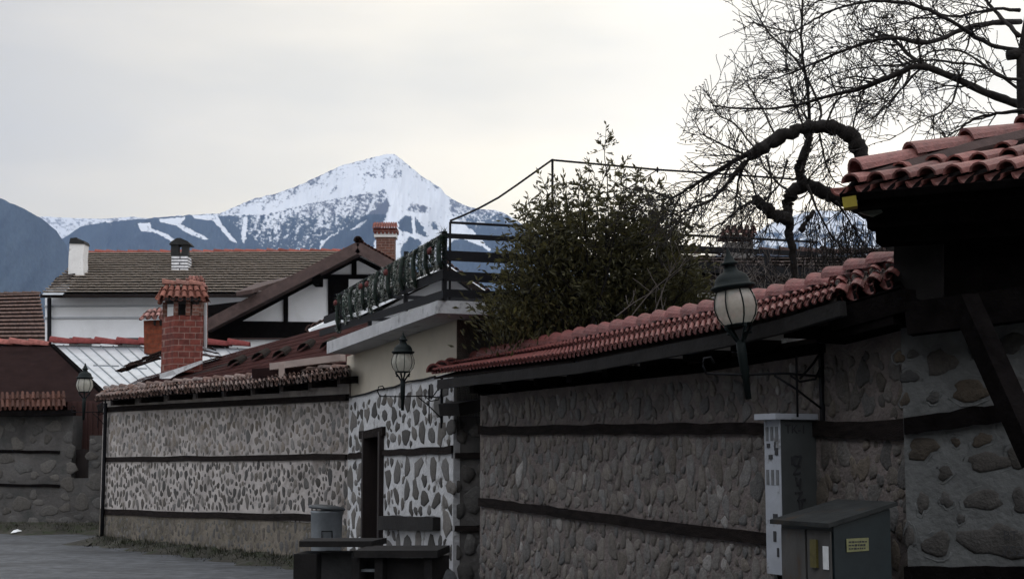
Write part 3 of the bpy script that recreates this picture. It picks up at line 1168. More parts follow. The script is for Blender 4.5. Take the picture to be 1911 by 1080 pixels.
# hip at the far end
ridge_caps(mb, [W3.on(810, 700, EO - .06), W3.on(872, 676, RO)], .22, .08, TR, .12)
mb.build('ridge_tiles', M['tile_red'], roof3)
mb = MB()
for e0, e1 in zip(eave3, eave3[1:]):
    mb.beam(W3.on(e0[0] + 14, e0[1] + 18, EO - .04), W3.on(e1[0] + 14, e1[1] + 18, EO - .04), .05, .095)
mb.build('fascia', M['wood_dark'], roof3)
mb = MB()
for (e0, e1), (r0, r1) in zip(zip(eave3, eave3[1:]), zip(ridg3, ridg3[1:])):
    slab4(mb, W3.on(e0[0] + 4, e0[1] + 5, EO - .03), W3.on(e1[0], e1[1] + 5, EO - .03), W3.on(r1[0], r1[1] + 14, RO), W3.on(r0[0], r0[1] + 14, RO), .02)
    # rear slope
    a, b = W3.on(*r0, RO), W3.on(*r1, RO)
    slab4(mb, a, b, b - W3.n3() * .5 + Vector((0, 0, -.16)), a - W3.n3() * .5 + Vector((0, 0, -.16)), .03)
mb.build('roof_board', M['timber'], roof3)
for px in (880, 940, 1000, 1062, 1128, 1200, 1280, 1370, 1470):
    mb = MB()
    e = W3.on(px, interp(eave3, px) + 34, EO - .08)
    mb.beam(e, e - W3.n3() * (EO - .08), .09, .085)
    mb.build('rafter', M['timber_black'], roof3)
mb = MB()
mb.beam(W3.on(898, 731, .03), W3.on(1300, 687, .03), .06, .07)
mb.beam(W3.on(1300, 687, .03), W3.on(1534, 648, .03), .06, .07)
mb.build('wall_plate', M['timber_black'], roof3)

# --- near right wall, large stones ---------------------------------
A5 = P(1688, 850, 9.15)
B5 = P(2010, 850, 8.75)
W4 = Plan(A5, B5)
t = thing('stone_wall', 'near wall of large stones in thick grey mortar under the tiled gate roof', 'wall', (A5.x, A5.y, 0))
top4 = [W4.sz(1688, 560), W4.sz(2010, 520)]
mb = MB()
wall_body(mb, W4, top4, 0, .5)
mb.build('mortar', M['mortar_grey'], t)
mb = MB()
wall_beam(mb, W4, 1689, 795, 1905, 764, .10, .115, proud=.05)
mb.build('timber_band', M['timber_black'], t)
mb = MB()
wall_beam(mb, W4, 1689, 1069, 2000, 1072, .085, .11, proud=.05)
mb.build('timber_band', M['timber_black'], t)
stones, point = MB(), MB()
BIG = [(1756, 676, 25, 28, 0), (1812, 730, 40, 21, .08), (1697, 703, 17, 13, .3), (1678, 667, 9, 12, 0), (1703, 660, 9, 10, .2), (1742, 742, 12, 11, 0),
       (1818, 655, 11, 13, 0), (1690, 745, 8, 12, 0), (1890, 640, 26, 20, 0), (1722, 836, 30, 20, .1), (1784, 824, 9, 8, 0), (1833, 820, 20, 12, .2),
       (1845, 862, 46, 17, .1), (1763, 882, 14, 13, .6), (1722, 936, 10, 21, .1), (1766, 932, 11, 14, .2), (1836, 932, 31, 22, .1), (1793, 967, 7, 10, 0),
       (1748, 1016, 24, 26, 0), (1862, 1010, 66, 34, 0), (1905, 935, 16, 22, 0), (1697, 1000, 8, 22, 0), (1900, 855, 24, 18, 0), (1893, 725, 20, 22, 0)]
for (px, py, rx, ry, an) in BIG:
    s, z = W4.sz(px, py)
    s2, z2 = W4.sz(px + rx, py - ry)
    a, b = abs(s2 - s), abs(z2 - z)
    stones.tint = grey(.035, .06, .25)
    if py > 900:
        stones.tint = grey(.04, .06, .03)
    ol = stone(stones, W4, s, z, a, b, an, .010, n=16, rag=.30)
    if rx < 60:
        for (sc1, rr_) in ((1.24, .0065),):
            o0 = random.randint(0, 15)
            m_ = random.randint(8, 15)
            ring = []
            for k in range(m_):
                x, y = ol[(o0 + k) % 16]
                L_ = math.hypot(x, y)
                f_ = 1 + (sc1 - 1) * min(1.0, .075 / max(.02, L_)) * 1.3 + rnd(-.04, .04)
                ca, sa = math.cos(an), math.sin(an)
                ring.append(W4.pt(s + (x * ca - y * sa) * f_, z + (x * sa + y * ca) * f_, rnd(-.006, -.001)))
            if m_ == 17:
                ring[-1] = ring[0]
            point.tube(ring, [rr_ * rnd(.6, 1.3) for _ in ring], 5)
stones.build('stones', M['stone'], t, smooth=True)
point.build('mortar_pointing', M['mortar_grey'], t, smooth=True)


def text(body, loc, size, ux, uz, material, parent, name='painted_mark', depth=.0015):
    cu = bpy.data.curves.new(name, 'FONT')
    cu.body = body
    cu.size = size
    cu.extrude = depth
    cu.materials.append(material)
    o = bpy.data.objects.new(name, cu)
    C.objects.link(o)
    ux, uz = Vector(ux).normalized(), Vector(uz).normalized()
    nrm = ux.cross(uz)
    m3 = Matrix((ux, uz, nrm)).transposed()
    mw = m3.to_4x4()
    mw.translation = Vector(loc) - Vector(parent['_w'])
    o.matrix_local = mw
    bpy.context.view_layer.update()
    me = bpy.data.meshes.new_from_object(o.evaluated_get(bpy.context.evaluated_depsgraph_get()))
    me.materials.clear()
    me.materials.append(material)
    mb_ = bpy.data.objects.new(name, me)
    C.objects.link(mb_)
    mb_.matrix_local = mw
    mb_.parent = parent
    mb_.matrix_parent_inverse = Matrix.Identity(4)
    bpy.data.objects.remove(o, do_unlink=True)
    bpy.data.curves.remove(cu)
    ALL.append(mb_)
    return mb_


text('BT', W4.on(1872, 1006, .036), .075, W4.dir3(), (0, 0, 1), M['paint_dark'], t)
text('752', W4.on(1870, 1036, .036), .085, W4.dir3(), (0, 0, 1), M['paint_dark'], t)

# small tiled coping stepping up against the gate house
mb = MB()
e = [P(1556, 566, 9.55), P(1680, 526, 8.95)]
r = [P(1552, 530, 9.95), P(1680, 490, 9.35)]
tile_field(mb, e[0], e[1], r[0], r[1], .19, 2, TR, .12, 0, .004, rise=.03)
rf = mb.build('coping_roof', M['tile_red'], t)
mb = MB()
ridge_caps(mb, [r[0] + Vector((0, 0, .01)), r[1] + Vector((0, 0, .01))], .26, .075, TR, .12)
mb.build('ridge_tiles', M['tile_red'], rf)
mb = MB()
slab4(mb, e[0] - Vector((0, 0, .03)), e[1] - Vector((0, 0, .03)), r[1] - Vector((0, 0, .03)), r[0] - Vector((0, 0, .03)), .05)
mb.beam(P(1556, 600, 9.5), P(1700, 560, 8.9), .1, .14)
mb.beam(P(1556, 628, 9.7), P(1700, 592, 9.05), .3, .10)
mb.build('fascia', M['timber_black'], rf)

# --- tiled gate roof in front of it ---------------------------------
E0, E1 = P(1566, 356, 8.6), P(2010, 318, 7.95)
H0, H1 = P(1598, 330, 8.75), P(2010, 222, 9.15)
t = thing('gate_house', 'dark timber gate house with hipped red tile roof at the right edge', 'gate house', (E1.x, E1.y, 0))
mb = MB()
vdir = (P(1735, 310, 9.0) - P(1640, 352, 8.47))
n = 9
side = (E1 - E0).normalized()
up = side.cross(vdir).normalized()
if up.z < 0:
    up = -up
ncol = round((E1 - E0).length / .155)
for j in range(ncol + 1):
    for half in (0, 1):
        tt = (j + (.0 if half else .5)) / ncol
        lo = E0.lerp(E1, tt)
        full = lerp(.22, 2.9, tt)
        c = max(1, round(full / .42))
        w_ = vdir.normalized() * full
        r_ = (E1 - E0).length / ncol * .36
        for k in range(c):
            a, b = k / c, min(1, (k + 1.15) / c)
            mb.tint = clay((.185, .066, .055), .3, .12)
            p, q = lo + w_ * a + up * .03, lo + w_ * b
            if half:
                half_tile(mb, p - up * .01, q - up * .015, side, up, r_, r_ * .9, flip=-1)
            else:
                half_tile(mb, vj(p, .004) + up * .012, vj(q, .004) + up * .006, side, up, r_ * 1.08, r_ * .9)
gr = mb.build('tile_roof', M['tile_red'], t, smooth=False)
mb = MB()
hp = [H0, P(1666, 306, 8.82), P(1830, 268, 8.98), H1]
ridge_caps(mb, hp, .46, .078, (.19, .068, .058), .2, .1, .008)
mb.build('hip_tiles', M['tile_red'], gr)
mb = MB()
dn = Vector((.02, -.03, -.055))
mb.tube([H0 + dn, lerp(H0, H1, .5) + dn + Vector((0, 0, .02)), H1 + dn], .075, 8)
mb.build('mortar_bed', M['timber_brown'], gr)
mb = MB()
slab4(mb, E0 - Vector((0, 0, .02)), E1 - Vector((0, 0, .02)), H1 + Vector((0, 0, .0)), H0 + Vector((0, 0, .0)), .05)
far = Vector((.9, 1.3, 0))
slab4(mb, H0 - Vector((0, 0, .0)), H1 - Vector((0, 0, .0)), H1 + far * .8 + Vector((0, 0, -.42)), H0 + Vector((.35, .5, -.12)), .03)
mb.build('roof_board', M['timber_black'], gr)
mb = MB()
mb.beam(P(1604, 376, 8.68), P(2010, 342, 8.1), .08, .11)
mb.build('eave_beam', M['timber_black'], t)
mb = MB()
mb.beam(P(1622, 408, 8.85), P(2010, 384, 8.35), .16, .14)
mb.beam(P(1640, 440, 9.0), P(2010, 420, 8.5), .2, .12)
mb.build('corbel_beam', M['timber_black'], t)
mb = MB()
q = [P(1668, 445, 9.1), P(1760, 442, 8.95), P(1760, 562, 8.95), P(1668, 556, 9.1)]
mb.prism(q, (.25, .55, 0))
mb.build('post', M['wood_dark'], t)
mb = MB()
q = [P(1756, 446, 9.0), P(2010, 440, 8.6), P(2010, 600, 8.6), P(1756, 585, 9.0)]
mb.prism(q, (.1, .3, 0))
mb.build('wall_panel', M['timber_black'], t)
mb = MB()
mb.beam(P(1695, 596, 8.95), P(2010, 555, 8.5), .16, .2)
mb.build('lower_beam', M['timber_black'], t)
mb = MB()
mb.beam(P(1800, 560, 8.5), P(1935, 860, 8.0), .12, .13, up=Vector((.3, -1, .2)))
mb.build('brace', M['timber_black'], t)
mb = MB()
mb.beam(P(1573, 381, 8.62), P(1599, 377, 8.6), .1, .065)
mb.build('rafter_end', M['ochre'], t)
mb = MB()
mb.prism([P(1603, 396, 8.7), P(1644, 390, 8.65), P(1648, 396, 8.65), P(1630, 404, 8.66)], (0, .03, 0))
mb.build('flashing', mat('old_flashing', (.10, .11, .09), .6, .2, 10, .1), t)

# ------------------------------------------------------------------ terrace block
TN, TU = W2.n3(), W2.dir3()
RU = Vector((-TN.x, -TN.y, 0))                     # along the right face, away to the right
RN = TU                                            # the right face looks this way (to the camera)
Cc = W2.on(846, 700, -.03)                         # outer corner of the block
t = thing('terrace_block', 'flat roofed cream and grey block with overhanging concrete terrace slab', 'building', (Cc.x, Cc.y, 0))
_, zs_top = W2.sz(817, 560, .35)
_, zs_bot = W2.sz(817, 584, .35)
zslab = (zs_bot, zs_top)
_, zs0 = W2.sz(610, 638, .35)
_, zs0b = W2.sz(610, 660, .35)
sL, _ = W2.sz(647, 700, -.03)
sR = W2.L - .0
zc = 1.9
mb = MB()
p = [W2.pt(sL, zc, -.03), W2.pt(sR, zc, -.03), W2.pt(sR, zs_bot, -.03), W2.pt(sL, zs0b, -.03)]
mb.prism(p, TN * -.2)
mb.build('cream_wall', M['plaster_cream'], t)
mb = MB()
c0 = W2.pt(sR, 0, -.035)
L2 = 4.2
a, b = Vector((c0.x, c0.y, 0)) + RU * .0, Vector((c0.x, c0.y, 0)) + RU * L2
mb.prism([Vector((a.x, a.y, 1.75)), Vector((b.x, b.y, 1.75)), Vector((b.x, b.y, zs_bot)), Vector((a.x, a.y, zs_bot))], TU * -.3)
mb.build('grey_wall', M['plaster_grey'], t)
mb = MB()
sl0, _ = W2.sz(610, 640, .35)
sl1, _ = W2.sz(817, 560, .35)
F0, F1 = W2.pt(sl0, 0, .35), W2.pt(sl1, 0, .35)
G1 = F1 + RU * (L2 + .3)
G0 = F0 + RU * (L2 + .3)
V = lambda q, z: Vector((q.x, q.y, z))
mb.hexa([V(F0, zs0b), V(F1, zs_bot), V(G1, zs_bot), V(G0, zs0b), V(F0, zs0), V(F1, zs_top), V(G1, zs_top), V(G0, zs0)])
mb.build('terrace_slab', M['concrete'], t)

# railing on the slab
cr_ = W2.on(829, 555, .28)
rt = thing('terrace_railing', 'black metal terrace railing with flat bars and thin upper rods', 'railing', (cr_.x, cr_.y, zs_top))


def post(px, y0, y1, off, w=.045):
    q = MB()
    a_, b_ = W2.on(px, y1, off), W2.on(px, y0, off)
    b_ = Vector((a_.x, a_.y, b_.z))
    q.beam(a_, b_, w, w, up=TN)
    q.build('post', M['metal_black'], rt)


for (px, y0, y1) in ((829, 432, 560), (757, 470, 580), (690, 512, 608), (632, 548, 622)):
    post(px, y0, y1, .28)
for (x0, y0, x1, y1, h) in ((598, 622, 829, 549, .085), (606, 597, 829, 511, .10), (632, 552, 829, 440, .05)):
    q = MB()
    q.beam(W2.on(x0, y0, .30), W2.on(x1, y1, .30), .03, h)
    q.build('rail', M['metal_black'], rt)


def rpt(tpar, px_y):                               # point on the right hand railing: tpar metres along, level with photo row px_y at the corner
    z = W2.on(829, px_y, .28).z
    q_ = cr_ + RU * tpar
    return Vector((q_.x, q_.y, z))


for (y, h, w_) in ((477, .105, .03), (515, .10, .03), (547, .085, .03), (440, .05, .03)):
    q = MB()
    q.beam(rpt(0, y), rpt(4.4, y), w_, h)
    q.build('rail', M['metal_black'], rt)
q = MB()
q.tube([rpt(.06, 414), rpt(.06, 558)], .012, 6)
q.tube([rpt(.06, 415), rpt(4.4, 415)], .014, 6)
q.build('rod_frame', M['metal_black'], rt)
for tp in (1.25, 2.5, 3.75):
    q = MB()
    q.beam(rpt(tp, 558), rpt(tp, 440), .045, .045, up=TN)
    q.build('post', M['metal_black'], rt)
# rear rails across the terrace
fl = W2.on(632, 600, .28)
for (zz) in (.30, .62):
    q = MB()
    a_ = V(fl, zs0 + zz)
    q.beam(a_, a_ + RU * 3.6, .03, .05)
    q.build('rail', M['metal_black'], rt)

# wire frame above the terrace
polebase = cr_ + RU * 1.22
D_pole = 16.1
t = thing('washing_line_pole', 'thin dark pole above the terrace holding the black overhead wires', 'pole', P(1031, 560, D_pole))
mb = MB()
mb.tube([P(1031, 560, D_pole), P(1031, 297, D_pole)], .014, 6)
mb.build('pole', M['metal_black'], t)
mb = MB()
for pts in ([(840, 412), (865, 402), (895, 388), (930, 369), (965, 345), (1000, 320), (1031, 298)],):
    mb.tube([P(x, y, lerp(15.6, D_pole, i / 6)) for i, (x, y) in enumerate(pts)], .012, 5)
mb.build('wire', M['metal_black'], t)
mb = MB()
mb.tube([P(1031, 299, D_pole), P(1130, 308, 16.2), (P(1227, 317, 16.3)), P(1320, 323, 16.4), P(1500, 336, 16.6)], .013, 5)
mb.build('wire', M['metal_black'], t)
mb = MB()
mb.tube([P(1227, 317, 16.3), P(1150, 365, 15.8), P(1080, 402, 15.4), P(1000, 440, 15.2)], .007, 4)
mb.build('wire', M['metal_black'], t)
mb = MB()
mb.lathe(P(1227, 317, 16.3), [(.004, -.035), (.013, -.02), (.013, .02), (.004, .035)], 8)
mb.build('insulator', M['metal_black'], t)

# Christmas garland on the railing
gl = thing('garland', 'green Christmas garland with white tinsel and red bows hung in loops on the black railing', 'garland', W2.on(632, 560, .34))
core, tins, bows, needles = MB(), MB(), MB(), MB()
NL = 16
for k in range(NL + 1):
    tt = k / NL
    px = lerp(634, 824, tt)
    yt = lerp(550, 440, tt) - 2
    yb = yt + lerp(62, 62, tt) + rnd(-6, 8)
    top_, bot = W2.on(px, yt, .33), W2.on(px, yb, .33)
    bot = Vector((top_.x, top_.y, bot.z))
    h = top_.z - bot.z
    cx = W2.dir3()
    rr = .036
    pts = [top_ + Vector((0, 0, 0)), lerp(top_, bot, .3) + TN * .03 + cx * rnd(-.02, .02), lerp(top_, bot, .7) + TN * .03 + cx * rnd(-.02, .02), bot]
    core = MB()
    core.tube(pts, [rr * .5, rr * .7, rr * .75, rr * .4], 7)
    core.build('garland_loop', M['garland'], gl, True)
    for i in range(380):
        f = random.random()
        c = lerp(top_, bot, f)
        th = rnd(0, 6.28)
        o = cx * math.cos(th) + TN * math.sin(th)
        L_ = rnd(.035, .075)
        b0 = c + o * rr * .4
        e_ = b0 + o * L_ + Vector((0, 0, rnd(-.03, .01)))
        sd = Vector((0, 0, 1)).cross(o) * .007
        needles.tint = tuple(v * rnd(.6, 1.6) for v in (.034, .050, .040))
        needles.add([b0 - sd, b0 + sd, e_], [(0, 1, 2)])
    for i in range(170):
        f = random.random()
        c = lerp(top_, bot, f) + cx * (rr * 1.2 * (1 if k % 2 else -1)) + TN * rnd(-.02, .05)
        o = Vector((rnd(-1, 1), rnd(-1, 1), rnd(-1, .4))).normalized()
        e_ = c + o * rnd(.02, .045)
        sd = o.cross(Vector((.3, .5, .8))).normalized() * .004
        tins.add([c - sd, c + sd, e_], [(0, 1, 2)])
    if k in (0, 4, 5, 8, 15):
        c = lerp(top_, bot, .25 if k != 15 else .4) + TN * .06
        bows = MB()
        for sgn in (-1, 1):
            bows.lathe(c + cx * sgn * .03, [(.004, -.035), (.018, -.02), (.022, .01), (.014, .03), (.004, .04)], 8)
        bows.build('bow', M['bow'], gl, True)
needles.build('garland_needles', M['leaf'], gl)
tins.build('tinsel', M['tinsel'], gl)
# bristly tuft on the corner post
mb = MB()
c0 = W2.on(827, 440, .3)
for i in range(160):
    o = Vector((rnd(-1, 1), rnd(-1, 1), rnd(-1.2, 1))).normalized()
    b0 = c0 + Vector((rnd(-.03, .03), rnd(-.03, .03), rnd(-.1, .06)))
    sd = o.cross(Vector((.3, .5, .8))).normalized() * .004
    mb.tint = (.012, .022, .016)
    mb.add([b0 - sd, b0 + sd, b0 + o * rnd(.04, .085)], [(0, 1, 2)])
mb.build('tuft', M['leaf'], gl)

# ------------------------------------------------------------------ houses behind
# white house with old mossy roof
t = thing('white_house', 'long white house with mossy brown tile roof and thin ledges on its wall', 'house', P(260, 850, 60))
mb = MB()
mb.prism([P(84, 552, 59), P(700, 552, 59), P(700, 852, 59), P(84, 852, 59)], (0, 8, 0))
mb.build('wall', M['plaster_white'], t)
for y in (571, 593):
    mb = MB()
    mb.beam(P(83, y, 58.95), P(640, y - 1, 58.95), .1, .07)
    mb.build('ledge', mat('ledge_grey', (.42, .44, .48), .9, .1, 3, .1), t)
mb = MB()
course_roof(mb, P(80, 550, 57.8), P(700, 549, 57.8), P(160, 474, 66), P(700, 471, 66), 17, 120, (.29, .25, .215), .10, .25, step=.17, jit=.004, hv=.05)
rf = mb.build('roof', M['tile_old'], t)
mb = MB()
ridge_caps(mb, [P(158, 473, 66), P(420, 471, 66), P(700, 469, 66)], .5, .12, (.23, .07, .055), .3, .2, .03)
mb.build('ridge_tiles', M['tile_old'], rf)
mb = MB()
slab4(mb, P(80, 551, 57.9), P(700, 550, 57.9), P(700, 474, 66), P(160, 476, 66), .08)
mb.beam(P(76, 552, 57.7), P(700, 551, 57.7), .12, .14)
mb.build('eave_board', M['timber'], rf)
mb = MB()
slab4(mb, P(79, 549, 57.5), P(117, 549, 57.5), P(150, 516, 61), P(112, 516, 61), .03)
mb.build('flashing', mat('pale_flashing', (.42, .44, .47), .5, .15, 2, .1), rf)
mb = MB()
slab4(mb, P(90, 540, 58.4), P(104, 518, 60.6), P(150, 500, 62), P(130, 520, 60), .25)
mb.build('hip_board', M['timber'], rf)
for (x0, x1) in ((129, 170), (220, 261)):
    mb = MB()
    mb.prism([P(x0, 630, 58.9), P(x1, 630, 58.9), P(x1, 690, 58.9), P(x0, 690, 58.9)], (0, .06, 0))
    w_ = mb.build('window', M['window_dark'], t)
mb = MB()
mb.tube([P(92, 556, 58.8), P(92, 640, 58.8), P(92, 850, 58.8)], .085, 8)
mb.build('downpipe', M['metal_black'], t)

t = thing('chimney', 'stained white rendered chimney with dark cap at the left end of the mossy roof', 'chimney', P(142, 515, 61))
mb = MB()
mb.prism([P(127, 518, 61), P(156, 514, 61), P(155, 480, 61), P(157, 454, 61), P(130, 453, 61), P(128, 480, 61)], (0, .7, 0))
mb.build('shaft', M['white_render'], t)
mb = MB()
mb.pxprism([(129, 454), (158, 455), (156, 449), (145, 447), (143, 443), (131, 444)], 60.95, .8)
mb.build('cap', M['soot'], t)

t = thing('chimney', 'narrow chimney of white striped brick with black gabled cap on the mossy roof', 'chimney', P(335, 512, 62))
mb = MB()
mb.pxprism([(320, 512), (351, 512), (350, 478), (320, 478)], 62, .75)
mb.build('shaft', M['snow_brick'], t)
mb = MB()
mb.pxprism([(319, 478), (333, 478), (333, 455), (319, 455)], 62, .3)
mb.pxprism([(339, 478), (351, 478), (351, 455), (339, 455)], 62, .3)
mb.pxprism([(333, 478), (339, 478), (339, 474), (333, 474)], 62, .3)
mb.pxprism([(315, 456), (355, 456), (350, 450), (337, 444), (330, 444), (320, 450)], 61.9, .9)
mb.build('cap', M['soot'], t)
mb = MB()
mb.pxprism([(319, 519), (348, 519), (346, 511), (321, 511)], 61.8, .2)
mb.build('flashing', M['galv'], t)

# far left roof
t = thing('tiled_house', 'old brown tiled roof of a low house at the far left edge', 'house', P(20, 850, 74))
mb = MB()
course_roof(mb, P(-60, 640, 70), P(90, 640, 70), P(-60, 551, 78), P(74, 547, 78), 13, 50, (.105, .066, .054), .2, .15, step=.12, jit=.012, hv=.06)
rf = mb.build('roof', M['tile_old'], t)
mb = MB()
slab4(mb, P(-60, 641, 70.1), P(89, 641, 70.1), P(73, 549, 78), P(-60, 553, 78), .1)
mb.build('roof_board', M['timber'], rf)
mb = MB()
ridge_caps(mb, [P(-60, 551, 78), P(76, 547, 78)], .5, .1, (.10, .07, .06), .3)
mb.build('ridge_tiles', M['tile_old'], rf)
mb = MB()
mb.prism([P(-60, 660, 71), P(84, 660, 71), P(84, 852, 71), P(-60, 852, 71)], (0, 8, 0))
mb.build('wall', M['plaster_grey'], t)

# half timbered house
t = thing('half_timbered_house', 'half timbered white house with wide dark brown gable roof', 'house', P(560, 850, 46))
mb = MB()
mb.prism([P(384, 605, 46), P(668, 470, 46), P(860, 575, 46), P(860, 852, 46), P(384, 852, 46)], (0, 9, 0))
mb.build('wall', M['plaster_white'], t)
mb = MB()
ap, lb, rb = P(668, 452, 44.6), P(372, 603, 44.6), P(860, 560, 44.6)
off = Vector((0, 10.2, 0))
for e_ in (lb, rb):
    slab4(mb, ap, e_, e_ + off, ap + off, .2)
rf = mb.build('roof', M['timber_brown'], t)
mb = MB()
for (p_, q_) in ((P(668, 462, 44.45), P(378, 611, 44.45)), (P(668, 462, 44.45), P(860, 570, 44.45))):
    mb.beam(p_, q_, .12, .34, up=Vector((0, 0, 1)))
mb.build('bargeboard', M['timber_brown'], rf)
mb = MB()
ridge_caps(mb, [P(668, 450, 44.5), P(668, 450, 44.5) + off], .5, .12, (.05, .035, .03), .2)
for i in range(30):
    tt = i / 29
    q_ = ap.lerp(rb, tt) + Vector((0, .1, .03))
    mb.tint = clay((.11, .05, .04), .3)
    half_tile(mb, q_, q_ + Vector((0, .5, 0)), (rb - ap).normalized(), Vector((0, 0, 1)), .1, .09)
mb.build('ridge_tiles', M['tile_old'], rf)
FR = [[(384, 598), (640, 601), (640, 630), (384, 630)], [(384, 570), (450, 562), (452, 600), (384, 602)], [(529, 536), (537, 533), (537, 601), (529, 601)],
      [(612, 513), (650, 513), (650, 606), (612, 606)], [(588, 512), (690, 512), (690, 520), (588, 520)], [(656, 478), (665, 476), (665, 514), (656, 514)],
      [(384, 628), (426, 628), (426, 665), (384, 665)], [(690, 512), (870, 512), (870, 700), (690, 700)]]
for q_ in FR[:-1]:
    mb = MB()
    mb.pxprism(q_, 45.9, .15)
    mb.build('timber_frame', M['timber_black'], t)
mb = MB()                                          # thin dark strip on the wall, standing in for shade under the verge
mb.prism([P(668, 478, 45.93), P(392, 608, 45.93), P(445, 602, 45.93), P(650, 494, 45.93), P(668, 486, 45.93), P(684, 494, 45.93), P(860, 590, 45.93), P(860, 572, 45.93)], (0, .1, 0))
mb.build('verge_dark_strip', M['timber_black'], t)
mb = MB()
mb.pxprism([(583, 514), (597, 512), (597, 530), (583, 530)], 45.2, .9)
mb.build('purlin_end', M['timber_black'], t)
mb = MB()
mb.beam(P(430, 632, 45.85), P(600, 632, 45.85), .1, .05)
mb.build('ledge', M['timber_brown'], t)
mb = MB()
slab4(mb, P(440, 545, 44.0), P(470, 540, 44.0), P(560, 512, 47), P(478, 528, 46.5), .12)
mb.build('side_roof', M['timber_brown'], t)

t = thing('chimney', 'brown brick chimney with flared red tile top above the dark gable', 'chimney', P(719, 480, 48))
mb = MB()
mb.pxprism([(702, 490), (736, 490), (736, 441), (702, 441)], 48, .6)
mb.build('shaft', M['brick_brown'], t)
mb = MB()
mb.pxprism([(698, 442), (739, 442), (739, 433), (698, 433)], 47.95, .7)
mb.build('white_band', M['white_render'], t)
mb = MB()
for k in range(6):
    x = 698 + k * 7.2
    mb.pxprism([(x, 436), (x + 4.5, 436), (x + 4.5, 431), (x, 431)], 47.9, .2)
mb.pxprism([(696, 432), (741, 432), (741, 425), (696, 425)], 47.9, .8)
mb.build('brick_corbel', M['brick_red'], t)
mb = MB()
tile_field(mb, P(695, 425, 47.8), P(742, 425, 47.8), P(697, 415, 48.25), P(740, 415, 48.25), .085, 2, (.20, .075, .06), .2, .25, .002, rise=.006, flat=.6)
mb.build('tile_cap', M['tile_old'], t)

# white gabled house behind the terrace
t = thing('white_gable_house', 'white gabled house behind the terrace railing with white verge boards', 'house', P(800, 850, 34))
mb = MB()
mb.prism([P(600, 640, 34), P(834, 512, 34), P(935, 585, 34), P(1180, 590, 34), P(1180, 852, 34), P(600, 852, 34)], (0, 8, 0))
mb.build('wall', M['plaster_white'], t)
mb = MB()
ap, lb, rb = P(834, 493, 33.2), P(575, 614, 33.2), P(960, 578, 33.2)
for e_ in (lb, rb):
    slab4(mb, ap, e_, e_ + Vector((0, 9, 0)), ap + Vector((0, 9, 0)), .1)
rf = mb.build('roof', M['tile_old'], t)
for (p_, q_, nn) in ((lb, ap, 26), (ap, rb, 14)):
    mb = MB()
    for i in range(nn):
        c_ = p_.lerp(q_, i / (nn - 1)) + Vector((0, .02, .01))
        mb.tint = clay((.13, .075, .065), .3, .2)
        half_tile(mb, c_, c_ + Vector((0, .5, 0)), (q_ - p_).normalized(), Vector((0, 0, 1)), .085, .08)
    mb.build('verge_tiles', M['tile_old'], rf)
mb = MB()
mb.beam(P(583, 622, 33.1), P(834, 505, 33.1), .05, .19)
mb.build('verge_board', M['white_paint'], rf)
mb = MB()
mb.beam(P(834, 502, 33.1), P(950, 580, 33.1), .06, .14)
mb.build('verge_board', M['timber'], rf)
mb = MB()
mb.prism([P(590, 632, 33.9), P(800, 532, 33.9), P(800, 524, 33.9), P(590, 622, 33.9)], (0, .08, 0))
mb.build('verge_dark_strip', M['timber'], t)
mb = MB()
course_roof(mb, P(905, 600, 30), P(1200, 606, 30), P(905, 545, 33), P(1200, 548, 33), 8, 40, (.13, .10, .09), .3, .4, step=.05)
slab4(mb, P(905, 602, 30.05), P(1200, 608, 30.05), P(1200, 551, 33), P(905, 548, 33), .08)
mb.build('side_roof', M['tile_old'], t)

# house with the dark red roof, just behind the long wall
t = thing('red_roof_house', 'house with smooth dark maroon roof rising behind the long pebble wall', 'house', P(420, 850, 29))
q1, q2 = P(180, 750, 28.6), P(670, 712, 22.3)
r1, r2 = P(262, 706, 31.5), P(690, 588, 29.0)
mb = MB()
course_roof(mb, q1, q2, r1, r2, 12, 40, (.036, .014, .013), .12, 0, step=.012, jit=.003)
rf = mb.build('roof', M['roof_maroon'], t)
mb = MB()
dz = Vector((0, 0, -.06))
slab4(mb, q1 + dz, q2 + dz, r2 + dz, r1 + dz, .15)
mb.build('roof_board', M['timber'], rf)
mb = MB()
mb.prism([P(200, 780, 30), P(660, 760, 24), P(660, 852, 24), P(200, 852, 30)], (.3, .8, 0))
mb.build('wall', M['plaster_grey'], t)
mb = MB()
course_roof(mb, P(218, 700, 29.6), P(308, 672, 29.6), P(240, 684, 30.8), P(312, 654, 30.8), 3, 9, (.05, .032, .027), .3, .1, step=.07, jit=.05)
mb.build('side_roof', M['tile_old'], rf)
mb = MB()
course_roof(mb, P(372, 668, 29.8), P(414, 674, 29.8), P(374, 642, 31.0), P(398, 652, 31.0), 3, 5, (.05, .03, .027), .3, .1, step=.07, jit=.03)
mb.build('side_roof', M['tile_old'], rf)
for i in range(5):                                 # curved tiles stacked along the right part of the slope
    mb = MB()
    c_ = lerp(lerp(q1, q2, .50 + i * .09), lerp(r1, r2, .50 + i * .09), .52 + .05 * (i % 2)) + Vector((0, 0, .04))
    mb.tint = clay((.022, .018, .016), .2)
    half_tile(mb, c_, c_ + Vector((.05, .6, .15)), Vector((.9, .3, .2)).normalized(), Vector((0, -.2, 1)).normalized(), .13, .11)
    mb.build('vent_tile', M['roof_maroon'], rf)
mb = MB()
mb.beam(P(508, 684, 21.6), P(640, 667, 20.9), .12, .10)
g_ = mb.build('gutter', M['gutter_pale'], t)
mb = MB()
mb.prism([P(520, 680, 21.4), P(531, 678, 21.4), P(531, 702, 21.4), P(520, 704, 21.4)], (0, .08, 0))
mb.build('gutter_bracket', M['gutter_pale'], g_)
mb = MB()
mb.prism([P(470, 705, 21.9), P(645, 690, 21.1), P(645, 676, 21.1), P(470, 688, 21.9)], (0, .15, 0))
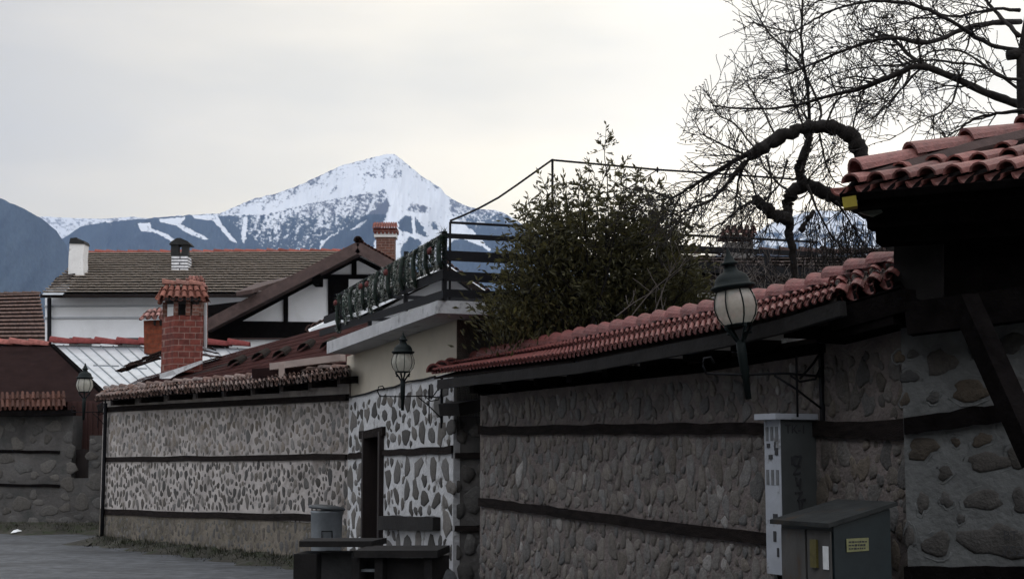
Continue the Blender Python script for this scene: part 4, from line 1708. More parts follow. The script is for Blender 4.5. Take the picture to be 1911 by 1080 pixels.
mb.build('eave_panel', M['board_brown'], t)

# brick chimneys
t = thing('chimney', 'large red brick chimney with open top and little gabled tile roof', 'chimney', P(345, 690, 29))
d0 = 29.0
ca, cb_, cc_ = P(303, 590, 29.5), P(326, 590, 29.0), P(380, 590, 29.1)
zb, ztop = P(340, 694, 29).z, P(340, 588, 29).z
bk = ca + (cc_ - cb_)
mb = MB()
mb.hexa([V(ca, zb), V(cb_, zb), V(cc_, zb), V(bk, zb), V(ca, ztop), V(cb_, ztop), V(cc_, ztop), V(bk, ztop)])
mb.build('shaft', M['brick_red'], t)
mb = MB()
ctr = (ca + cc_) / 2
zp = P(340, 560, 29).z
for q_ in (ca, cb_, cc_, bk, lerp(cb_, cc_, .48), lerp(ca, bk, .5)):
    q2_ = lerp(q_, ctr, .12)
    mb = MB()
    mb.box(V(q2_, (ztop + zp) / 2), (.09, .10, zp - ztop), cc_ - cb_)
    mb.build('pillar', M['brick_brown'], t)
mb = MB()
mb.box(V(ctr, zp + .015), ((cc_ - cb_).length + .12, (ca - cb_).length * 1.3, .05), cc_ - cb_)
mb.box(V(ctr, zp - .2), ((cc_ - cb_).length * .5, .02, .3), cc_ - cb_)  # upright dark sheet, painting in the shade inside the open top
mb.build('cap_board_dark_core', M['soot'], t)
mb = MB()
ud = (cc_ - cb_).normalized()
fd = Vector((ud.y, -ud.x, 0))
hl, hd = .52, .42
zr = P(340, 531, 29).z
for sgn in (1, -1):
    e0, e1 = V(ctr - ud * hl + fd * hd * sgn, zp + .01), V(ctr + ud * hl + fd * hd * sgn, zp + .01)
    tile_field(mb, e0, e1, V(ctr - ud * (hl - .1), zr), V(ctr + ud * (hl - .14), zr), .15, 2, (.19, .075, .055), .25, .15, .008)
ridge_caps(mb, [V(ctr - ud * (hl - .1), zr + .02), V(ctr + ud * (hl - .14), zr + .02)], .25, .09, (.24, .11, .085), .2, .2)
mb.add([V(ctr - ud * hl * .9 + fd * hd * .9, zp + .02), V(ctr - ud * hl * .9 - fd * hd * .9, zp + .02), V(ctr - ud * hl * .8, zr)], [(0, 1, 2)])
mb.build('tile_cap', M['tile_old'], t)
mb = MB()
mb.prism([P(298, 697, 28.9), P(322, 690, 28.8), P(376, 672, 28.95), P(376, 678, 28.95), P(330, 698, 28.8), P(318, 706, 28.7), P(298, 706, 28.9)], (0, .1, 0))
mb.build('flashing', M['concrete'], t)
mb = MB()
mb.tube([P(383, 565, 29.3), P(383, 650, 29.3)], .035, 6)
mb.build('flue_pipe', M['concrete'], t)

t = thing('chimney', 'small orange brick chimney with tile cap just left of the large one', 'chimney', P(285, 650, 33))
mb = MB()
mb.prism([P(269, 660, 33), P(310, 660, 33), P(310, 596, 33), P(268, 598, 33)], (0, .5, 0))
mb.build('shaft', M['brick_orange'], t)
mb = MB()
for x in (286, 297):
    mb = MB()
    mb.prism([P(x, 598, 32.97), P(x + 5, 598, 32.97), P(x + 4, 607, 32.97), P(x + 1, 607, 32.97)], (0, .05, 0))
    mb.build('vent', M['soot'], t)
mb = MB()
for sgn in (0, 1):
    tile_field(mb, P(261, 594, 32.8 + sgn * .9), P(310, 592, 32.8 + sgn * .9), P(276, 580, 33.25), P(308, 577, 33.25), .15, 2, (.26, .12, .10), .3, .4, .015)
mb.build('tile_cap', M['tile_old'], t)
t = thing('chimney', 'brick chimney with sloping tile cap half hidden behind the large brick one', 'chimney', P(365, 600, 36))
mb = MB()
mb.pxprism([(352, 640), (380, 640), (380, 540), (352, 540)], 36, .5)
mb.build('shaft', M['brick_brown'], t)
mb = MB()
tile_field(mb, P(344, 534, 35.8), P(388, 540, 35.8), P(350, 517, 36.4), P(376, 517, 36.4), .15, 2, (.17, .07, .055), .3, .15, .01)
slab4(mb, P(376, 517, 36.4), P(388, 540, 35.8), P(386, 553, 36.2), P(378, 535, 36.8), .03)
mb.build('tile_cap', M['tile_old'], t)

# metal roofed house
t = thing('metal_roof_house', 'house with pale standing seam metal roof and red ridge tiles', 'house', P(280, 850, 40))
R0, R1, Q0, Q1 = P(95, 644, 42), P(466, 650, 42), P(218, 752, 36.5), P(575, 760, 36.5)
mb = MB()
slab4(mb, Q0, Q1, R1, R0, .06)
rf = mb.build('roof', M['zinc'], t)
mb = MB()
nrm = (Q1 - Q0).cross(R0 - Q0).normalized()
if nrm.z < 0:
    nrm = -nrm
for k in range(17):
    tt = k / 16
    mb.beam(Q0.lerp(Q1, tt) + nrm * .012, R0.lerp(R1, tt) + nrm * .012, .022, .03, up=nrm)
for (a_, s0, s1) in ((.38, .1, .23), (.42, .23, .36), (.42, .45, .55)):
    mb.beam(Q0.lerp(R0, 1 - a_).lerp(Q1.lerp(R1, 1 - a_), s0) + nrm * .012, Q0.lerp(R0, 1 - a_).lerp(Q1.lerp(R1, 1 - a_), s1) + nrm * .012, .03, .02, up=nrm)
mb.build('seams', M['galv'], rf)
mb = MB()
ridge_caps(mb, [R0 + Vector((0, 0, .05)), R1 + Vector((0, 0, .07))], .62, .16, (.16, .042, .04), .15, 0, .012)
mb.build('ridge_tiles', M['tile_old'], rf)
mb = MB()
mb.prism([P(150, 700, 41), P(560, 700, 41), P(560, 852, 41), P(150, 852, 41)], (0, 5, 0))
mb.build('wall', M['plaster_grey'], t)

# dark barn on the left
t = thing('barn', 'dark brown barn with steep roof and orange tiled lean-to strip at the left', 'barn', P(60, 850, 34))
mb = MB()
b0, b1_, b2_, b3_ = P(-90, 744, 31.6), P(212, 752, 31.6), P(96, 644, 35), P(-90, 642, 35)
slab4(mb, b0, b1_, b2_, b3_, .12)
rf = mb.build('roof', M['board_brown'], t)
mb = MB()
ridge_caps(mb, [P(-90, 641, 35), P(92, 645, 35)], .44, .125, (.27, .10, .085), .15, .1, .012)
mb.build('ridge_tiles', M['tile_old'], rf)
mb = MB()
mb.beam(P(97, 645, 35), P(214, 754, 31.5), .1, .1)
mb.build('verge_board', M['timber_black'], rf)
mb = MB()
tile_field(mb, P(-60, 764, 30.4), P(122, 762, 30.4), P(-60, 734, 31.6), P(121, 732, 31.6), .11, 2, (.065, .027, .019), .35, .1, .01)
mb.build('lean_to_tiles', M['tile_old'], t)
mb = MB()
mb.beam(P(-60, 772, 30.5), P(140, 770, 30.5), .14, .12)
mb.build('eave_beam', M['timber_black'], t)
mb = MB()
mb.prism([P(-90, 740, 31.9), P(200, 748, 31.9), P(200, 852, 31.9), P(-90, 852, 31.9)], (0, 3.5, 0))
mb.build('wall', M['board_brown'], t)

# grey stone wall under it
A0, B0 = P(-70, 850, 31.0), P(196, 850, 30.6)
W0 = Plan(A0, B0)
t = thing('stone_wall', 'dim grey stone wall with thin timber bands below the orange tile strip', 'wall', (B0.x, B0.y, 0))
mb = MB()
sG, _ = W0.sz(134, 850)
sH, _ = W0.sz(166, 850)
_, zl = W0.sz(100, 775)
_, zg = W0.sz(150, 892)
_, zq = W0.sz(180, 812)
wall_body(mb, W0, [(0, zl), (sG, zl)], 0, .5, 0, sG)
wall_body(mb, W0, [(sG, zg), (sH, zg)], 0, .5, sG, sH)
wall_body(mb, W0, [(sH, zq), (W0.L + .6, zq)], 0, .5, sH, W0.L + .5)
mb.build('mortar', M['mortar_dark'], t)
b0s = []
for y in (842, 905):
    mb = MB()
    b0s.append(wall_beam(mb, W0, -60, y - 1, 112, y + 1, .06, .06, nseg=6))
    mb.build('timber_band', M['timber_black'], t)
stones = MB()
for (s, z, a, b, an) in pack(lambda s, z, a, b: beam_ok(b0s, s, z, b) and z + b < interp([(0, zl), (sG, zl), (sG + .01, zg), (sH, zg), (sH + .01, zq)], s),
                             .1, W0.L + .3, .1, 2.6, .08, .22, (.6, 1.0), 900, 1.08, .3):
    stones.tint = grey(.06, .10, .05)
    stone(stones, W0, s, z, a, b, an, .012, n=10, rag=.32)
stones.build('stones', M['stone'], t, smooth=True)

t = thing('wooden_gate', 'red brown boarded shed front in the corner behind the lamp', 'gate', P(160, 850, 31.3))
mb = MB()
mb.prism([P(126, 748, 31.2), P(196, 748, 31.2), P(196, 900, 31.2), P(126, 900, 31.2)], (0, .08, 0))
for k in range(7):
    x = 132 + k * 10
    mb.beam(P(x, 750, 31.17), P(x, 898, 31.17), .02, .02, up=Vector((0, 1, 0)))
mb.build('boards', M['gate_red'], t)
mb = MB()
mb.prism([P(132, 838, 30.9), P(168, 838, 30.9), P(168, 892, 30.9), P(132, 892, 30.9)], (0, .1, 0))
mb.build('lower_panel', M['door_brown'], t)

# house behind the bare tree
t = thing('dark_roof_house', 'dim house with dark brown roof behind the bare twisted tree', 'house', P(1450, 850, 27))
mb = MB()
course_roof(mb, P(1215, 512, 24.5), P(1760, 512, 24.5), P(1225, 476, 27), P(1760, 476, 27), 6, 60, (.055, .04, .036), .3, .15, step=.05)
rf = mb.build('roof', M['tile_old'], t)
mb = MB()
slab4(mb, P(1216, 514, 24.55), P(1760, 514, 24.55), P(1760, 478, 27), P(1226, 478, 27), .08)
mb.build('roof_board', M['timber'], rf)
mb = MB()
ridge_caps(mb, [P(1225, 474, 27), P(1760, 474, 27)], .4, .1, (.06, .04, .036), .2)
mb.build('ridge_tiles', M['tile_old'], rf)
mb = MB()
mb.prism([P(1230, 508, 25.2), P(1760, 508, 25.2), P(1760, 852, 25.2), P(1230, 852, 25.2)], (0, 5, 0))
mb.build('wall', mat('dim_wall', (.07, .06, .055), .9, .3, 1.5, .3, 20), t)
for (x0, y0, x1, y1) in ((1306, 519, 1342, 533), (1286, 546, 1340, 562)):
    mb = MB()
    mb.prism([P(x0, y0, 25.1), P(x1, y0, 25.1), P(x1, y1, 25.1), P(x0, y1, 25.1)], (0, .08, 0))
    mb.build('pale_panel', M['white_render'], t)
mb = MB()
mb.tube([P(1235, 463, 24.0), P(1360, 470, 24.2)], .03, 6)
mb.build('roof_bar', M['metal_black'], t)
t = thing('chimney', 'pale chimney with slotted top and dark tile cap seen through the bare branches', 'chimney', P(1380, 480, 26.4))
mb = MB()
mb.pxprism([(1354, 500), (1406, 500), (1406, 452), (1354, 452)], 26.4, .5)
mb.build('shaft', mat('chimney_plaster', (.16, .15, .145), .9, .2, 4, .3, 20), t)
mb = MB()
for x in (1354, 1368, 1383, 1399):
    mb = MB()
    mb.pxprism([(x, 452), (x + 6, 452), (x + 6, 440), (x, 440)], 26.4, .12)
    mb.build('pillar', M['timber_brown'], t)
mb = MB()
for sgn in (0, 1):
    tile_field(mb, P(1346, 441, 26.2 + sgn * .9), P(1412, 441, 26.2 + sgn * .9), P(1350, 424, 26.65), P(1408, 424, 26.65), .13, 2, (.07, .035, .03), .2, 0, .008)
mb.pxprism([(1348, 441), (1410, 441), (1410, 437), (1348, 437)], 26.3, .7)
mb.build('tile_cap', M['tile_old'], t)


# out-of-view house added beside the camera to shade the near end of the lane
t = thing('shade_house', 'plain unseen house added left of the viewer to shade the lane', 'house', (-7.5, 2.0, 0))
mb = MB()
mb.hexa([Vector(v) for v in ((-11, -10, 0), (-4.7, -10, 0), (-4.7, 10.8, 0), (-11, 10.8, 0), (-11, -10, 7.8), (-4.7, -10, 7.8), (-4.7, 10.8, 7.8), (-11, 10.8, 7.8))])
mb.build('wall', M['mortar_dark'], t)
mb = MB()
slab4(mb, (-4.1, -10.4, 7.6), (-4.1, 11.2, 7.6), (-7.9, 11.2, 9.6), (-7.9, -10.4, 9.6), .15)
slab4(mb, (-11.7, -10.4, 7.6), (-11.7, 11.2, 7.6), (-7.9, 11.2, 9.6), (-7.9, -10.4, 9.6), .15)
mb.build('roof', M['board_brown'], t)
for y in (-6, -1.5, 3, 7.5):
    mb = MB()
    mb.box((-4.69, y, 4.0), (.06, 1.0, 1.3))
    mb.build('window', M['window_dark'], t)

t = thing('shade_house', 'broad unseen house added behind the viewer to block the sky', 'house', (2, -9, 0))  # also out of view, added to block sky light from behind
mb = MB()
mb.hexa([Vector(v) for v in ((-3.6, -14, 0), (12, -14, 0), (12, -6, 0), (-3.6, -6, 0), (-3.6, -14, 7), (12, -14, 7), (12, -6, 7), (-3.6, -6, 7))])
mb.build('wall', M['mortar_dark'], t)
mb = MB()
slab4(mb, (-4, -5.4, 6.9), (12.5, -5.4, 6.9), (12.5, -10, 9.2), (-4, -10, 9.2), .15)
slab4(mb, (-4, -14.6, 6.9), (12.5, -14.6, 6.9), (12.5, -10, 9.2), (-4, -10, 9.2), .15)
mb.build('roof', M['board_brown'], t)
for x in (-1, 2.5, 6):
    mb = MB()
    mb.box((x, -5.99, 4.2), (1.0, .06, 1.3))
    mb.build('window', M['window_dark'], t)

# ------------------------------------------------------------------ lamps
def lamp(label, gpx, gpy, d, R, w, wall_px, arm_y, tilt=0.0, bracket=True, stem_len=4.2, wall_off=0.0, scrollx=None):
    g0 = P(gpx, gpy, d)
    t = thing('wall_lamp', label, 'street lamp', g0 - Vector((0, 0, R * stem_len)), 'lanterns on wall brackets along the street')
    M3 = Matrix.Rotation(tilt, 3, 'Y')

    def L(r, z, th):
        return g0 + M3 @ (Vector((r * math.cos(th), r * math.sin(th), z)) * R)
    mb = MB()
    mb.lathe(g0, [(.60, -.80), (.74, -.68), (.90, -.42), (.99, -.1), (1.0, .12), (.94, .45), (.80, .78)], 28, M3, R)
    mb.build('globe', M['glass'], t, True)
    mb = MB()
    for k in range(8):
        th = k * math.pi / 4 + .2
        mb.tube([L(r * 1.02, z, th) for r, z in [(.60, -.82), (.90, -.42), (1.0, -.05), (.98, .3), (.80, .80)]], R * .035, 5)
    mb.build('ribs', M['metal_green'], t, True)
    mb = MB()
    mb.lathe(g0, [(.5, .74), (.82, .78), (1.0, .90), (1.04, .97), (.99, 1.02), (.84, 1.07), (.80, 1.26), (.70, 1.46), (.52, 1.60), (.36, 1.68), (.30, 1.80)], 28, M3, R)
    mb.build('lantern_cap', M['metal_green'], t, True)
    mb = MB()
    mb.lathe(g0, [(.30, 1.80), (.27, 1.95), (.40, 2.0), (.40, 2.08), (.26, 2.14), (.22, 2.3), (.12, 2.45), (.10, 2.55), (.05, 2.7), (0, 2.78)], 16, M3, R)
    mb.build('finial', M['metal_green'], t, True)
    mb = MB()
    for k in range(4):
        th = k * math.pi / 2 + .35
        mb.tube([L(.62, -.76, th), L(.62, -.95, th), L(.40, -1.2, th), L(.20, -1.5, th), L(.1, -1.65, th)], [R * .10, R * .09, R * .07, R * .08, R * .08], 6)
        mb.tube([L(.40, -1.2, th), L(.62, -1.16, th)], [R * .05, R * .07], 5)
    mb.lathe(g0, [(.50, -.86), (.66, -.82), (.66, -.74), (.50, -.72)], 20, M3, R)
    mb.lathe(g0, [(.0, -.84), (.52, -.84)], 20, M3, R)
    mb.build('holder', M['metal_green'], t, True)
    mb = MB()
    mb.lathe(g0, [(.0, -1.48), (.22, -1.5), (.22, -2.2), (.20, -3.2), (.16, -3.25), (.14, -stem_len), (0, -stem_len)], 12, M3, R)
    mb.build('stem', M['metal_green'], t, True)
    if bracket:
        zarm = w.on(wall_px, arm_y, 0).z
        s0, _ = w.sz(wall_px, arm_y)
        sa = g0 + M3 @ Vector((0, 0, -R * 2.75))
        oa = (Vector((sa.x, sa.y)) - w.a).dot(w.n)
        ss = (Vector((sa.x, sa.y)) - w.a).dot(w.u)
        B = lambda o, z: w.pt(lerp(s0, ss, min(1, max(0, o / oa))), zarm + z, o)
        tip = oa * 1.5
        mb = MB()
        r = R * .055
        mb.tube([B(0.02, .0), B(oa * .5, .015), B(oa, .0), B(tip, .0)], r * 1.1, 6)
        mb.tube([B(tip, 0), B(tip * 1.03, .05), B(tip * 1.02, .1), B(tip * .96, .11), B(tip * .93, .07)], r, 5)
        mb.tube([B(0.02, -.22), B(oa * .35, -.09), B(oa * .62, .0)], r, 5)
        mb.tube([B(oa * .34, -.28), B(oa * .34, .14)], r, 5)
        mb.tube([B(oa * .30, -.02), B(oa * .12, .09), B(.02, .16)], r, 5)
        mb.tube([B(oa * .42, .0), B(oa * .30, -.04), B(oa * .1, -.02), B(.02, .06)], r, 5)
        mb.build('bracket', M['metal_black'], t, True)
        mb = MB()
        mb.beam(B(.012, -.33), B(.012, .24), .03, .025, up=w.n3())
        mb.build('bracket_bar', M['metal_black'], t)
    return t


lamp('nearest globe lantern with pale glass in front of the red tiled wall', 1373, 574, 9.75, .148, W3, 1536, 702, math.radians(-7))
lamp('green black globe lantern in front of the cream terrace wall', 752, 677, 15.55, .121, W2, 826, 742, 0)
lamp('farthest globe lantern at the left end of the long pebble wall', 158, 719, 26.6, .150, W1, 197, 770, 0)

# ------------------------------------------------------------------ electric boxes
cb0 = W3.on(1456, 790, .30)
t = thing('electric_cabinet', 'tall pale electric cabinet with vent slots and dark graffiti on its grey side', 'electric cabinet', V(cb0, 0))
sc0 = (Vector((cb0.x, cb0.y)) - W3.a).dot(W3.u)
s_l, _ = W3.sz(1428, 900, .30)
ztc, zbc = W3.on(1456, 782, .30).z, W3.on(1456, 1072, .30).z
mb = MB()
mb.hexa([W3.pt(s_l, zbc, .0), W3.pt(s_l, zbc, .30), W3.pt(sc0 - .004, zbc, .30), W3.pt(sc0 - .004, zbc, .0),
         W3.pt(s_l, ztc, .0), W3.pt(s_l, ztc, .30), W3.pt(sc0 - .004, ztc, .30), W3.pt(sc0 - .004, ztc, .0)])
mb.build('body', M['cabinet_white'], t)
mb = MB()
mb.prism([W3.pt(sc0, zbc, .0), W3.pt(sc0, zbc, .296), W3.pt(sc0, ztc, .296), W3.pt(sc0, ztc, .0)], W3.dir3() * -.003)
mb.build('side_panel', M['cabinet_grey'], t)
mb = MB()
mb.box(W3.pt((s_l + sc0) / 2, ztc + .02, .16), (sc0 - s_l + .06, .40, .04), W3.dir3())
mb.build('top', M['cabinet_white'], t)
mb = MB()
for (py0, py1, cols) in ((796, 822, 3), (876, 904, 3)):
    for c in range(cols):
        f = .18 + c * .3
        s_ = lerp(s_l, sc0, f)
        z0, z1 = W3.on(1440, py1, .30).z, W3.on(1440, py0, .30).z
        mb = MB()
        mb.box(W3.pt(s_, (z0 + z1) / 2, .301), (.028, .006, z1 - z0), W3.dir3())
        mb.build('vent_slot', M['sticker'], t)
for (px, py, ww, hh) in ((1434, 831, .035, .03), (1449, 842, .035, .05), (1438, 852, .04, .03), (1446, 832, .012, .06), (1447, 965, .05, .05), (1446, 1000, .03, .07), (1452, 1030, .02, .06)):
    p_ = W3.on(px, py, .302)
    s_ = (Vector((p_.x, p_.y)) - W3.a).dot(W3.u)
    mb = MB()
    mb.box(W3.pt(s_, p_.z, .302), (ww, .005, hh), W3.dir3())
    mb.build('sticker', M['paint_dark'], t)
mb = MB()
for s_ in (s_l + .03, sc0 - .03):
    mb = MB()
    mb.box(W3.pt(s_, zbc / 2, .15), (.04, .2, zbc), W3.dir3())
    mb.build('leg', M['cabinet_grey'], t)
gdir = -W3.n3()                                    # across the side panel, left to right as seen
text('TK-1', W3.pt(sc0 + .003, W3.on(1466, 808, .26).z, .262), .085, gdir, (0, 0, 1), M['paint_dark'], t)
mb = MB()


def stroke(pts, wd=.010):
    q_ = [W3.pt(sc0 + .004, z, .30 - x) for x, z in pts]
    for a_, b_ in zip(q_, q_[1:]):
        mb.beam(a_, b_, .004, wd, up=Vector((0, 0, 1)) if abs((b_ - a_).normalized().z) < .9 else W3.n3())


zz = ztc - .25
for pts in ([(.09, zz), (.09, zz - .06)], [(.11, zz), (.17, zz)], [(.11, zz), (.11, zz - .06), (.16, zz - .07)], [(.17, zz), (.14, zz - .06), (.10, zz - .12), (.16, zz - .11)],
            [(.12, zz - .14), (.13, zz - .2), (.16, zz - .15), (.15, zz - .22)], [(.11, zz - .25), (.17, zz - .24), (.13, zz - .3), (.20, zz - .29)],
            [(.14, zz - .30), (.15, zz - .37)], [(.17, zz - .31), (.16, zz - .38)]):
    stroke(pts, .013)
mb.build('graffiti', M['paint_dark'], t)

# green lean-to box in front
kx = W3.on(1556, 990, .62)
K = Vector((kx.x, kx.y))
t = thing('electric_box', 'squat dark teal electric box with sloping lid and rusty doors', 'electric box', V(kx, 0))
sK = (K - W3.a).dot(W3.u)
s_l, _ = W3.sz(1458, 985, .62)
zk = W3.on(1556, 982, .62).z
zw = zk + .10
mb = MB()
mb.hexa([W3.pt(s_l, 0, .18), W3.pt(s_l, 0, .62), W3.pt(sK, 0, .62), W3.pt(sK, 0, .18),
         W3.pt(s_l, zw, .18), W3.pt(s_l, zk, .62), W3.pt(sK, zk, .62), W3.pt(sK, zw, .18)])
mb.build('body', M['cabinet_teal'], t)
mb = MB()
n_ = .02
mb.hexa([W3.pt(s_l - .04, zw + .02, .14), W3.pt(s_l - .04, zk - .005, .68), W3.pt(sK + .03, zk - .005, .68), W3.pt(sK + .03, zw + .02, .14),
         W3.pt(s_l - .04, zw + .045, .14), W3.pt(s_l - .04, zk + .022, .68), W3.pt(sK + .03, zk + .022, .68), W3.pt(sK + .03, zw + .045, .14)])
mb.build('lid', M['lid_dark'], t)
for (f0, f1) in ((.04, .5), (.54, .97)):
    mb = MB()
    a_, b_ = lerp(s_l, sK, f0), lerp(s_l, sK, f1)
    mb.prism([W3.pt(a_, .1, .625), W3.pt(b_, .1, .625), W3.pt(b_, zk - .03, .625), W3.pt(a_, zk - .03, .625)], W3.n3() * .012)
    dd = mb.build('door', M['rust_panel'], t)
    if f0 > .5:
        mb = MB()
        s_ = lerp(a_, b_, .35)
        mb.box(W3.pt(s_, zk - .17, .645), (.06, .02, .17), W3.dir3())
        mb.build('handle', M['yellow'], dd)
        mb = MB()
        mb.box(W3.pt(lerp(a_, b_, .82), zk - .19, .641), (.05, .006, .14), W3.dir3())
        mb.build('torn_sticker', M['paper'], dd)
        mb = MB()
        mb.box(W3.pt(lerp(a_, b_, .6), zk - .36, .641), (.16, .006, .06), W3.dir3())
        mb.build('torn_sticker', M['paper'], dd)
mb = MB()
p0, p1 = W3.pt(sK + .004, zk - .13, .53), W3.pt(sK + .004, zk - .13, .36)
mb.prism([V(p0, zk - .075), V(p1, zk - .072), V(p1, zk - .15), V(p0, zk - .155)], W3.dir3() * .004)
pl = mb.build('warning_plate', M['label_pale'], t)
mb = MB()
for r_ in range(3):
    zz = zk - .095 - r_ * .02
    x = .515
    while x > .385:
        wl = rnd(.008, .02)
        mb.box(W3.pt(sK + .0095, zz, x - wl / 2), (.002, wl, rnd(.008, .013)), W3.dir3())
        x -= wl + .006
mb.build('lettering', M['paint_dark'], pl)

# ------------------------------------------------------------------ street objects
bn = P(608, 1090, 17.6)
t = thing('metal_bin', 'tall galvanised metal bin with tilted lid against the pebble wall', 'bin', V(bn, 0))
zt_ = P(608, 952, 17.6).z
mb = MB()
mb.lathe(V(bn, 0), [(0, 0.01), (.165, .012), (.17, .05), (.182, zt_ * .55), (.19, zt_ - .03), (.197, zt_ - .015), (.19, zt_)], 28)
for z in (.25, .55):
    mb.lathe(V(bn, 0), [(.175, z), (.19, z + .01), (.19, z + .03), (.178, z + .04)], 28)
mb.build('body', M['galv'], t, True)
mb = MB()
lm = Matrix.Rotation(math.radians(5), 3, 'Y')
mb.lathe(V(bn, zt_ + .03), [(.215, -.015), (.225, 0), (.21, .02), (.12, .035), (0, .04)], 28, lm)
mb.build('lid', mat('bin_lid', (.06, .065, .07), .5, .2, 6, .1, metal=.5), t, True)
mb = MB()
zh = P(608, 1008, 17.4).z
mb.tube([bn * 0 + V(bn, zh) + Vector((-.03, -.18, 0)), V(bn, zh + .11) + Vector((-.03, -.205, 0)), V(bn, zh + .11) + Vector((.09, -.195, 0)), V(bn, zh) + Vector((.09, -.17, 0))], .008, 6)
mb.build('handle', M['metal_black'], t)

# dark table and bench in the foreground of the wall
zt_ = P(620, 1014, 15.5).z
t = thing('wooden_table', 'low dark table with thick top slab on a grey block', 'table', V(P(625, 1080, 15.5), 0))
mb = MB()
mb.prism([P(558, 1020, 15.2), P(694, 1020, 15.0), P(694, 1020, 15.0) + Vector((.1, .6, 0)), P(558, 1020, 15.2) + Vector((-.0, .6, 0))], (0, 0, .06))
mb.build('top', M['wood_dark'], t)
mb = MB()
p_ = P(632, 1030, 15.5)
mb.box(V(p_, p_.z / 2 + .01), (.34, .3, p_.z), Vector((1, -.1, 0)))
mb.build('block_leg', M['block_grey'], t)
mb = MB()
p_ = P(580, 1030, 15.4)
mb.box(V(p_, p_.z / 2 - .0), (.24, .5, p_.z), Vector((1, -.1, 0)))
mb.build('side_panel', M['wood_dark'], t)
t = thing('wooden_bench', 'long dark wooden bench with plank top beside the low table', 'bench', V(P(745, 1080, 15.0), 0))
a_, b_ = P(660, 1040, 14.6), P(816, 1040, 14.2)
mb = MB()
mb.prism([a_, b_, b_ + Vector((.1, .5, .02)), a_ + Vector((.1, .5, .02))], (0, 0, .07))
mb.build('top', M['wood_dark'], t)
for f in (.05, .33, .92):
    mb = MB()
    q_ = lerp(a_, b_, f) + Vector((.05, .22, 0))
    mb.box(V(q_, q_.z / 2), (.09, .36, q_.z), b_ - a_)
    mb.build('leg', M['wood_dark'], t)
mb = MB()
q0, q1 = lerp(a_, b_, .36) + Vector((.03, .1, 0)), lerp(a_, b_, .9) + Vector((.03, .1, 0))
mb.prism([V(q0, .05), V(q1, .05), V(q1, q1.z - .01), V(q0, q0.z - .01)], (0, .04, 0))
mb.build('front_board', M['wood_dark'], t)
mb = MB()
q0, q1 = lerp(a_, b_, .0) + Vector((.03, .12, 0)), lerp(a_, b_, .30) + Vector((.03, .12, 0))
mb.beam(V(q0, q0.z - .13), V(q1, q1.z - .13), .1, .025)
mb.build('shelf', M['galv'], t)

# boulder
def boulder(label, c, rx, ry, rz, tint, seed):
    rs = random.Random(seed)
    mb = MB()
    nu, nv = 16, 10
    vs, fs = [], []
    ph = [rs.uniform(0, 6) for _ in range(6)]
    for j in range(nv + 1):
        th = math.pi * j / nv
        for i in range(nu):
            fi = 2 * math.pi * i / nu
            k = 1 + .10 * math.sin(2 * fi + ph[0]) * math.sin(th) + .08 * math.sin(3 * fi + ph[1] + 2 * th) + .06 * math.cos(4 * th + ph[2] + fi)
            vs.append(c + Vector((rx * k * math.sin(th) * math.cos(fi), ry * k * math.sin(th) * math.sin(fi), max(-rz * .6, rz * k * math.cos(th)))))
    for j in range(nv):
        for i in range(nu):
            i2 = (i + 1) % nu
            fs.append((j * nu + i, j * nu + i2, (j + 1) * nu + i2, (j + 1) * nu + i))
    mb.tint = tint
    mb.add(vs, fs)
    return tag(mb.build('boulder', M['stone'], None, True, loc=V(c, 0)), label, 'rock')


c_ = P(826, 1078, 14.6)
boulder('grey boulder at the foot of the gate pier beside the bench', V(c_, c_.z - .06), .14, .14, .17, (.11, .115, .12), 3)
# litter
mb = MB()
p_ = P(30, 984, 30.0)
p_.z = .03
mb.add([p_ + Vector(v) for v in ((-.11, 0, 0), (.02, -.06, .02), (.12, .02, .045), (-.02, .07, .03), (.03, .0, .08), (-.06, .02, .055))],
       [(0, 1, 5), (1, 4, 5), (1, 2, 4), (2, 3, 4), (3, 5, 4), (3, 0, 5)])
tag(mb.build('crumpled_paper', M['paper'], None, loc=p_), 'crumpled white paper lying at the foot of the dim grey wall', 'litter')

# verge of dirt along the foot of the walls
mb = MB()
ring = []
n = 30
for k in range(n + 1):
    s = W1.L * k / n
    o = .45 + .18 * math.sin(k * 1.7) + .12 * math.sin(k * .6 + 1)
    if k == 0:
        o = .75
    ring.append((W1.pt(s, .14 + .03 * math.sin(k * 2.1), .0), W1.pt(s, .07, o * .45), W1.pt(s, .0, o)))
for a_, b_ in zip(ring, ring[1:]):
    mb.quad(a_[0], a_[1], b_[1], b_[0])
    mb.quad(a_[1], a_[2], b_[2], b_[1])
ring2 = []
for k in range(13):
    s = (W0.L + .8) * k / 12
    o = .9 + .3 * math.sin(k * 1.3)
    ring2.append((W0.pt(s, .22, .0), W0.pt(s, .10, o * .45), W0.pt(s, .0, o)))
for a_, b_ in zip(ring2, ring2[1:]):
    mb.quad(a_[0], a_[1], b_[1], b_[0])
    mb.quad(a_[1], a_[2], b_[2], b_[1])
tip = P(150, 1014, 26.5)
tip.z = .012
mb.add([W1.pt(0, .10, .02), W1.pt(.9, .02, .6), tip, W1.pt(-.1, .04, -.3)], [(0, 1, 2), (0, 2, 3)])
kind(mb.build('verge', M['dirt']), 'structure')
mb = MB()
